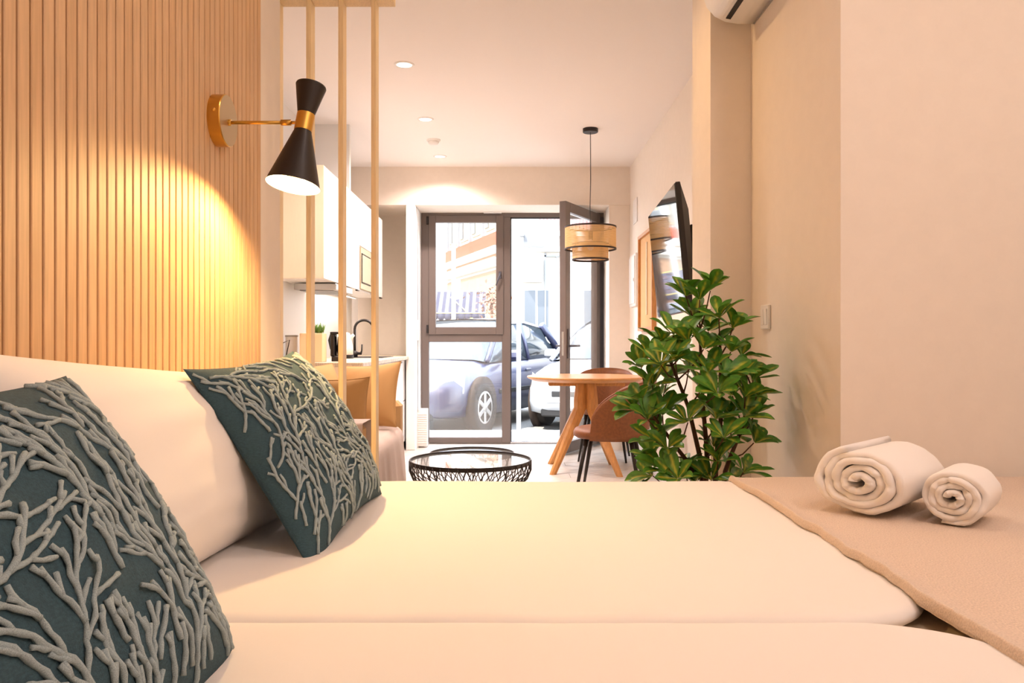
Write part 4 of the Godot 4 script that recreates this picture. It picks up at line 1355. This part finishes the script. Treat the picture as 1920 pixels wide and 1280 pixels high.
# ---------------------------------------------------------------- outside
func car(at: Vector3, turn: float, paint: Material, label: String) -> void:    # front towards local +z
	var t := thing("parked_car", label, "car", at)
	t.rotation.y = turn
	var ring := func(z: float, w: float, y0: float, y1: float, crown: float) -> Array:
		var p := []
		var pr := [[-0.80, 0.0], [-0.97, 0.06], [-1.0, 0.35], [-0.99, 0.72], [-0.93, 0.93], [-0.70, 1.0], [0.0, 1.0], [0.70, 1.0], [0.93, 0.93], [0.99, 0.72], [1.0, 0.35], [0.97, 0.06], [0.80, 0.0]]
		for q in pr:
			p.append(Vector3(q[0] * w, lerpf(y0, y1, q[1]) + (crown * (1.0 - q[0] * q[0]) if q[1] > 0.9 else 0.0), z))
		return p
	var body := [[-2.08, 0.60, 0.42, 0.72], [-2.02, 0.76, 0.30, 0.86], [-1.8, 0.84, 0.22, 0.93], [-1.2, 0.875, 0.18, 0.95], [-0.4, 0.88, 0.17, 0.93], [0.4, 0.88, 0.17, 0.91], [0.95, 0.875, 0.18, 0.90], [1.3, 0.86, 0.18, 0.85], [1.7, 0.83, 0.20, 0.77], [1.95, 0.76, 0.22, 0.68], [2.06, 0.66, 0.24, 0.60], [2.12, 0.50, 0.30, 0.52]]
	var rows := []
	for q in body:
		rows.append(ring.call(q[0], q[1], q[2], q[3], 0.03))
	var g := Geo.new()
	g.grid(rows, true)
	g.fan(Vector3(0, 0.42, 2.13), rows[-1])
	g.fan(Vector3(0, 0.57, -2.09), rows[0], true)
	part(t, "body", g.done(), paint)
	# glasshouse
	var cab := [[-1.95, 0.70, 0.90, 0.93], [-1.75, 0.70, 0.90, 1.20], [-1.35, 0.70, 0.90, 1.42], [-0.6, 0.71, 0.90, 1.49], [0.1, 0.71, 0.90, 1.46], [0.45, 0.71, 0.90, 1.34], [1.05, 0.72, 0.88, 0.92]]
	rows = []
	var roof := []
	for q in cab:
		var h: float = q[3] - q[2]
		var p := []
		for e in [[-1.12, 0.0], [-1.0, 0.5], [-0.86, 0.92], [-0.7, 1.0], [0.0, 1.02], [0.7, 1.0], [0.86, 0.92], [1.0, 0.5], [1.12, 0.0]]:
			p.append(Vector3(e[0] * q[1], q[2] + h * e[1], q[0]))
		rows.append(p)
	g = Geo.new()
	g.grid(rows, true)
	part(t, "windows", g.done(), M.car_glass)
	g = Geo.new()
	for q in [2, 3, 4]:
		var p := []
		for e in [[-0.88, 0.90], [-0.72, 1.02], [0.0, 1.045], [0.72, 1.02], [0.88, 0.90]]:
			p.append(Vector3(e[0] * cab[q][1], cab[q][2] + (cab[q][3] - cab[q][2]) * e[1] + 0.004, cab[q][0]))
		roof.append(p)
	g.grid(roof)
	part(t, "roof", g.done(), paint)
	for s in [-1.0, 1.0]:
		part(t, "pillar", Geo.new().tube([Vector3(0.80 * s, 0.90, 1.05), Vector3(0.70 * s, 1.20, 0.62), Vector3(0.62 * s, 1.42, 0.15)], 0.035, 6).done(), paint)
		part(t, "pillar", Geo.new().tube([Vector3(0.80 * s, 0.90, -0.35), Vector3(0.72 * s, 1.2, -0.38), Vector3(0.62 * s, 1.47, -0.42)], 0.035, 6).done(), paint)
		part(t, "pillar", Geo.new().tube([Vector3(0.80 * s, 0.90, -1.75), Vector3(0.72 * s, 1.15, -1.62), Vector3(0.62 * s, 1.43, -1.35)], 0.06, 6).done(), paint)
		var mr := part(t, "wing_mirror", Geo.new().box(Vector3(0.98 * s, 0.98, 0.58), Vector3(0.20, 0.14, 0.10), 0.04).done(), paint)
		part(mr, "mirror_stalk", Geo.new().tube([Vector3(0.84 * s, 0.92, 0.60), Vector3(0.93 * s, 0.95, 0.59)], 0.025, 6).done(), M.black_matt)
		part(t, "side_strip", Geo.new().box(Vector3(0.882 * s, 0.50, -0.1), Vector3(0.02, 0.06, 1.9), 0.008).done(), M.black_matt)
		part(t, "door_handle", Geo.new().box(Vector3(0.885 * s, 0.76, -0.15), Vector3(0.03, 0.035, 0.18), 0.01).done(), paint)
		var hl := Geo.new()
		var lr := []
		for i in 7:
			var row := []
			for j in 9:
				var u := j / 8.0
				var v := i / 6.0
				var x := lerpf(0.40, 0.815, u)
				var z := lerpf(2.085, 1.72, u * u)
				row.append(Vector3(x * s, lerpf(0.52, 0.66 + 0.09 * u, v), z + 0.035 * (1.0 - v)))
			if s < 0:
				row.reverse()
			lr.append(row)
		hl.grid(lr)
		part(t, "headlight", hl.done(), M.head_lamp)
		for z in [1.32, -1.32]:
			part(t, "wheel_arch", Geo.new().tube([Vector3(0.80 * s, 0.33, z), Vector3(0.884 * s, 0.33, z)], 0.385, 32).done(), M.arch)
			var w := part(t, "wheel", Geo.new().lathe([Vector2(0.20, -0.095), Vector2(0.29, -0.098), Vector2(0.315, -0.08), Vector2(0.318, 0.0), Vector2(0.315, 0.08), Vector2(0.29, 0.098), Vector2(0.205, 0.095), Vector2(0.20, 0.06), Vector2(0.0001, 0.055)], 36, Transform3D(Basis(Vector3(0, 0, 1), -PI * 0.5 * s), Vector3(0.80 * s, 0.318, z))).done(), M.tyre)
			var al := Geo.new()
			al.lathe([Vector2(0.185, 0.10), Vector2(0.208, 0.10), Vector2(0.208, 0.07), Vector2(0.185, 0.07)], 36, Transform3D(Basis(Vector3(0, 0, 1), -PI * 0.5 * s), Vector3(0.80 * s, 0.318, z)))
			al.tube([Vector3(0.86 * s, 0.318, z), Vector3(0.905 * s, 0.318, z)], 0.055, 16)
			for k in 6:
				var an := TAU * k / 6.0
				var dv := Vector3(0, cos(an), sin(an))
				al.box(Vector3(0.892 * s, 0.318, z) + dv * 0.12, Vector3(0.022, 0.17, 0.055), 0.006, Basis(Vector3(1, 0, 0), an))
			part(w, "alloy_rim", al.done(), M.alloy)
	part(t, "grille", Geo.new().box(Vector3(0, 0.49, 2.10), Vector3(0.80, 0.10, 0.06), 0.02).done(), M.black_matt)
	part(t, "lower_intake", Geo.new().box(Vector3(0, 0.27, 2.06), Vector3(1.10, 0.15, 0.08), 0.02).done(), M.black_matt)
	part(t, "bumper_strip", Geo.new().box(Vector3(0, 0.385, 2.10), Vector3(0.95, 0.05, 0.06), 0.02).done(), paint)
	part(t, "number_plate", Geo.new().box(Vector3(0, 0.37, 2.14), Vector3(0.52, 0.11, 0.015), 0.003).done(), M.plate)

func facade(called: String, a: Vector3, b: Vector3, top: float, label: String, plan: Callable) -> void:     # a, b as (x, 0, d)
	var t := thing(called, label, "building", W(a.x, 0, a.z))
	var u := W(b.x, 0, b.z) - W(a.x, 0, a.z)
	var ln := u.length()
	t.basis = Basis(u.normalized(), Vector3.UP, u.normalized().cross(Vector3.UP))
	part(t, "wall", Geo.new().box(Vector3(ln * 0.5, top * 0.5 - 0.1, -0.2), Vector3(ln, top + 0.2, 0.4)).done(), M.facade)
	plan.call(t, ln)

func outside() -> void:
	struct("street", Geo.new().span(Vector3(-30, -0.3, 9.0), Vector3(40, -0.12, 60)).done(), M.asphalt)
	struct("pavement", Geo.new().span(Vector3(-30, -0.3, 8.35), Vector3(40, -0.03, 9.55), 0.01).done(), M.pavement)
	struct("door_step", Geo.new().span(Vector3(-0.92, -0.2, 8.10), Vector3(0.932, -0.002, 8.36), 0.004).done(), M.pavement)
	var bk := func(t: Node, called: String, x0: float, x1: float, y0: float, y1: float, z0: float, z1: float, m: Material) -> MeshInstance3D:
		return part(t, called, Geo.new().box(Vector3((x0 + x1) * 0.5, (y0 + y1) * 0.5, (z0 + z1) * 0.5), Vector3(x1 - x0, y1 - y0, absf(z1 - z0))).done(), m)
	# corner block whose side runs away to the left
	facade("corner_building", Vector3(-2.05, 0, 25.3), Vector3(-0.32, 0, 20.35), 9.0, "corner building with an orange balcony band and white cornices over the awning", func(t: Node, ln: float) -> void:
		bk.call(t, "orange_band", 0.05, ln, 3.52, 3.88, 0.0, 0.10, M.facade_orange)
		bk.call(t, "cornice", 0.0, ln + 0.05, 3.32, 3.515, 0.0, 0.16, M.facade)
		bk.call(t, "tan_band", 0.05, ln, 3.22, 3.315, 0.0, 0.06, M.facade_tan)
		bk.call(t, "cornice", 0.0, ln + 0.05, 2.98, 3.215, 0.0, 0.18, M.facade)
		bk.call(t, "shop_front", 0.1, ln - 0.1, 0.2, 2.9, 0.0, 0.06, M.facade_tan)
		for k in 4:
			var wn: MeshInstance3D = bk.call(t, "window", 0.35 + 1.25 * k, 1.15 + 1.25 * k, 4.0, 6.2, 0.0, 0.05, M.shutter)
			bk.call(wn, "pane", 0.42 + 1.25 * k, 0.75 + 1.25 * k, 4.08, 6.1, 0.05, 0.08, M.facade_glass)
			bk.call(t, "downpipe", 0.14 + 1.25 * k, 0.20 + 1.25 * k, 3.9, 8.8, 0.0, 0.08, M.sign_grey))
	facade("facing_building", Vector3(0.02, 0, 20.0), Vector3(9.0, 0, 20.0), 9.0, "pale building facing the door with a red balcony railing and air units", func(t: Node, ln: float) -> void:
		bk.call(t, "cornice", 0.0, ln, 3.30, 3.42, 0.0, 0.20, M.facade)
		bk.call(t, "balcony_slab", 0.6, ln, 3.68, 3.80, 0.0, 0.30, M.facade)
		for k in 30:
			bk.call(t, "railing_bar", 0.66 + 0.09 * k, 0.70 + 0.09 * k, 3.80, 4.75, 0.26, 0.29, M.rail_red)
		bk.call(t, "railing_bar", 0.6, 3.5, 4.75, 4.80, 0.25, 0.30, M.rail_red)
		bk.call(t, "air_unit", 0.25, 0.74, 2.53, 3.12, 0.0, 0.3, M.plastic_line)
		bk.call(t, "pipe", 0.80, 0.84, 0.2, 3.28, 0.0, 0.08, M.sign_grey)
		bk.call(t, "pipe", 0.80, 1.6, 3.18, 3.22, 0.0, 0.08, M.sign_grey)
		bk.call(t, "pipe", 1.10, 1.13, 2.4, 3.18, 0.0, 0.08, M.sign_grey)
		for k in 4:
			var wn: MeshInstance3D = bk.call(t, "window", 0.25 + 1.5 * k, 0.95 + 1.5 * k, 0.9, 2.40, 0.0, 0.05, M.plastic_line)
			bk.call(wn, "pane", 0.30 + 1.5 * k, 0.57 + 1.5 * k, 1.4, 2.33, 0.05, 0.07, M.facade_glass)
			bk.call(wn, "pane", 0.63 + 1.5 * k, 0.90 + 1.5 * k, 1.4, 2.33, 0.05, 0.07, M.facade_glass))
	facade("white_building", Vector3(-9.0, 0, 25.8), Vector3(-2.15, 0, 25.8), 10.0, "plain white building at the end of the street", func(t: Node, ln: float) -> void:
		for k in 5:
			var wn: MeshInstance3D = bk.call(t, "window", 0.6 + 1.25 * k, 1.3 + 1.25 * k, 4.6, 6.4, 0.0, 0.05, M.shutter)
			bk.call(wn, "pane", 0.66 + 1.25 * k, 0.92 + 1.25 * k, 4.7, 6.3, 0.05, 0.07, M.facade_glass))
	# awning
	var aw := thing("shop_awning", "dark striped shop awning with a scalloped edge and yellow trim", "awning", W(-1.24, -0.12, 18.2))
	for q in [[-0.60, 0.10], [0.60, 0.10], [-0.60, -0.70], [0.60, -0.70]]:
		part(aw, "post", Geo.new().tube([Vector3(q[0], 0, q[1]), Vector3(q[0], 1.84 if q[1] > 0 else 2.38, q[1])], 0.015, 6).done(), M.plastic_white)
	for k in 16:
		var x := -0.62 + 0.0775 * k
		part(aw, "stripe", Geo.new().box(Vector3(x + 0.039, 2.06, -0.30), Vector3(0.0775, 0.015, 1.0), 0.0, Basis(Vector3(1, 0, 0), 0.62)).done(), M.awning if k % 2 else M.awning_light)
	for k in 8:
		part(aw, "scallop", Geo.new().tube([Vector3(-0.54 + 0.155 * k, 1.72, 0.115), Vector3(-0.54 + 0.155 * k, 1.72, 0.135)], 0.085, 14).done(), M.awning)
	part(aw, "valance", Geo.new().box(Vector3(0, 1.765, 0.125), Vector3(1.24, 0.09, 0.012)).done(), M.awning)
	part(aw, "trim_bar", Geo.new().box(Vector3(0, 1.815, 0.12), Vector3(1.26, 0.02, 0.03)).done(), M.awning_trim)
	part(aw, "trim_bar", Geo.new().box(Vector3(0, 2.37, -0.72), Vector3(1.26, 0.02, 0.03)).done(), M.awning_trim)
	part(aw, "brace", Geo.new().tube([Vector3(-0.2, 2.2, -0.40), Vector3(0.2, 1.84, 0.14)], 0.012, 5).done(), M.awning_trim)
	# street furniture
	var sp := thing("street_sign_post", "white street post carrying a rounded grey sign seen from behind", "sign post", W(0.078, -0.03, 9.25))
	part(sp, "pole", Geo.new().tube([Vector3(0, 0, 0), Vector3(0, 2.75, 0)], 0.026, 14).done(), M.plastic_white)
	part(sp, "sign_plate", Geo.new().box(Vector3(0.175, 2.31, 0), Vector3(0.24, 0.28, 0.012), 0.004).done(), M.sign_grey)
	part(sp, "clamp", Geo.new().box(Vector3(0.035, 2.31, 0), Vector3(0.06, 0.03, 0.06), 0.004).done(), M.sign_grey)
	var lp := thing("white_lamp_post", "slim white post with a boxy sign standing across the street", "post", W(-1.22, -0.12, 16.5))
	part(lp, "pole", Geo.new().tube([Vector3(0, 0, 0), Vector3(0, 3.2, 0)], 0.04, 10).done(), M.plastic_white)
	part(lp, "sign_box", Geo.new().box(Vector3(0.06, 2.25, 0.03), Vector3(0.16, 0.42, 0.08), 0.02).done(), M.plastic_white)
	rng.seed = 9
	for q in [["shrub", W(-0.86, -0.12, 17.4), M.bush_yellow, 0.30, 1.25, "yellow green potted shrub under the awning"], ["bare_tree", W(-0.44, -0.12, 17.2), M.bush_brown, 0.42, 2.0, "brownish leafy street tree beside the awning"]]:
		var t := thing(q[0], q[5], "plant", q[1])
		part(t, "stem", Geo.new().tube([Vector3.ZERO, Vector3(0, q[4], 0)], 0.03, 6).done(), M.bark)
		var g := Geo.new()
		for k in 240:
			var p: Vector3 = Vector3(rng.randfn(0, 0.45), rng.randfn(0, 0.5), rng.randfn(0, 0.45)) * q[3] + Vector3(0, q[4], 0)
			var a := Vector3(rng.randf_range(-1, 1), rng.randf_range(-1, 1), rng.randf_range(-1, 1)).normalized()
			var b := a.cross(Vector3(0.3, 1, 0.2)).normalized()
			g.sm = -1
			g.quad(p - a * 0.05, p - b * 0.03, p + a * 0.05, p + b * 0.03)
		var fo := part(t, "foliage", g.done(), q[2])
		fo.set_meta("kind", "stuff")
	var away := atan2(-0.40, 0.917)
	car(W(-0.636, -0.12, 11.63), away, M.car_blue, "dark blue hatchback parked outside the window")
	car(W(1.709, -0.12, 11.876), away, M.car_grey, "pale grey car parked behind the dining table view beyond the door")
	car(W(5.0, -0.12, 13.6), away, M.car_white, "white car parked farthest along the street")

func _ready() -> void:
	noise.seed = 4
	noise.noise_type = FastNoiseLite.TYPE_SIMPLEX_SMOOTH
	noise.frequency = 0.05
	sky_and_camera()
	make_materials()
	room()
	downlight(-0.65, 4.76, 5.6, "ceiling downlight closest to the slatted divider")
	downlight(-0.65, 5.93, 5.6, "ceiling downlight on the divider side of the smoke detector")
	downlight(-0.65, 7.12, 5.6, "ceiling downlight between the smoke detector and the beam")
	downlight(0.15, 3.1, 1.15, "ceiling downlight in the passage in front of the potted plant", Color(1.0, 0.80, 0.56))
	downlight(0.35, 1.75, 0.45, "ceiling downlight above the bed by the plant")
	downlight(0.35, 0.55, 0.40, "ceiling downlight above the middle of the bed")
	downlight(1.45, 1.3, 0.55, "ceiling downlight above the foot of the bed")
	bed()
	towel(W(0.81, 0.680, 1.725), W(0.71, 0, 0.70), 0.094, 0.27, 4.2, 0.80, 3, "large white rolled towel on the beige throw")
	towel(W(0.912, 0.680, 1.605), W(0.66, 0, 0.75), 0.063, 0.165, 3.8, 0.92, 8, "small white rolled towel leaning beside the large one")
	sconce()
	divider()
	fittings()
	plant()
	kitchen()
	sofa()
	wire_table(W(-0.227, 0, 4.31), 0.332, 0.40, "larger black wire coffee table with a round glass top", 44)
	wire_table(W(-0.257, 0, 5.07), 0.27, 0.33, "smaller glass topped black table on three thin legs behind the larger wire one", 0)
	dining()
	chair(W(0.66, 0, 5.27), deg_to_rad(-103.0), "brown leather shell chair turned sideways in front of the dining table")
	chair(W(0.82, 0, 7.0), deg_to_rad(-12.0), "brown leather shell chair behind the dining table by the door")
	pendant()
	right_wall()
	outside()
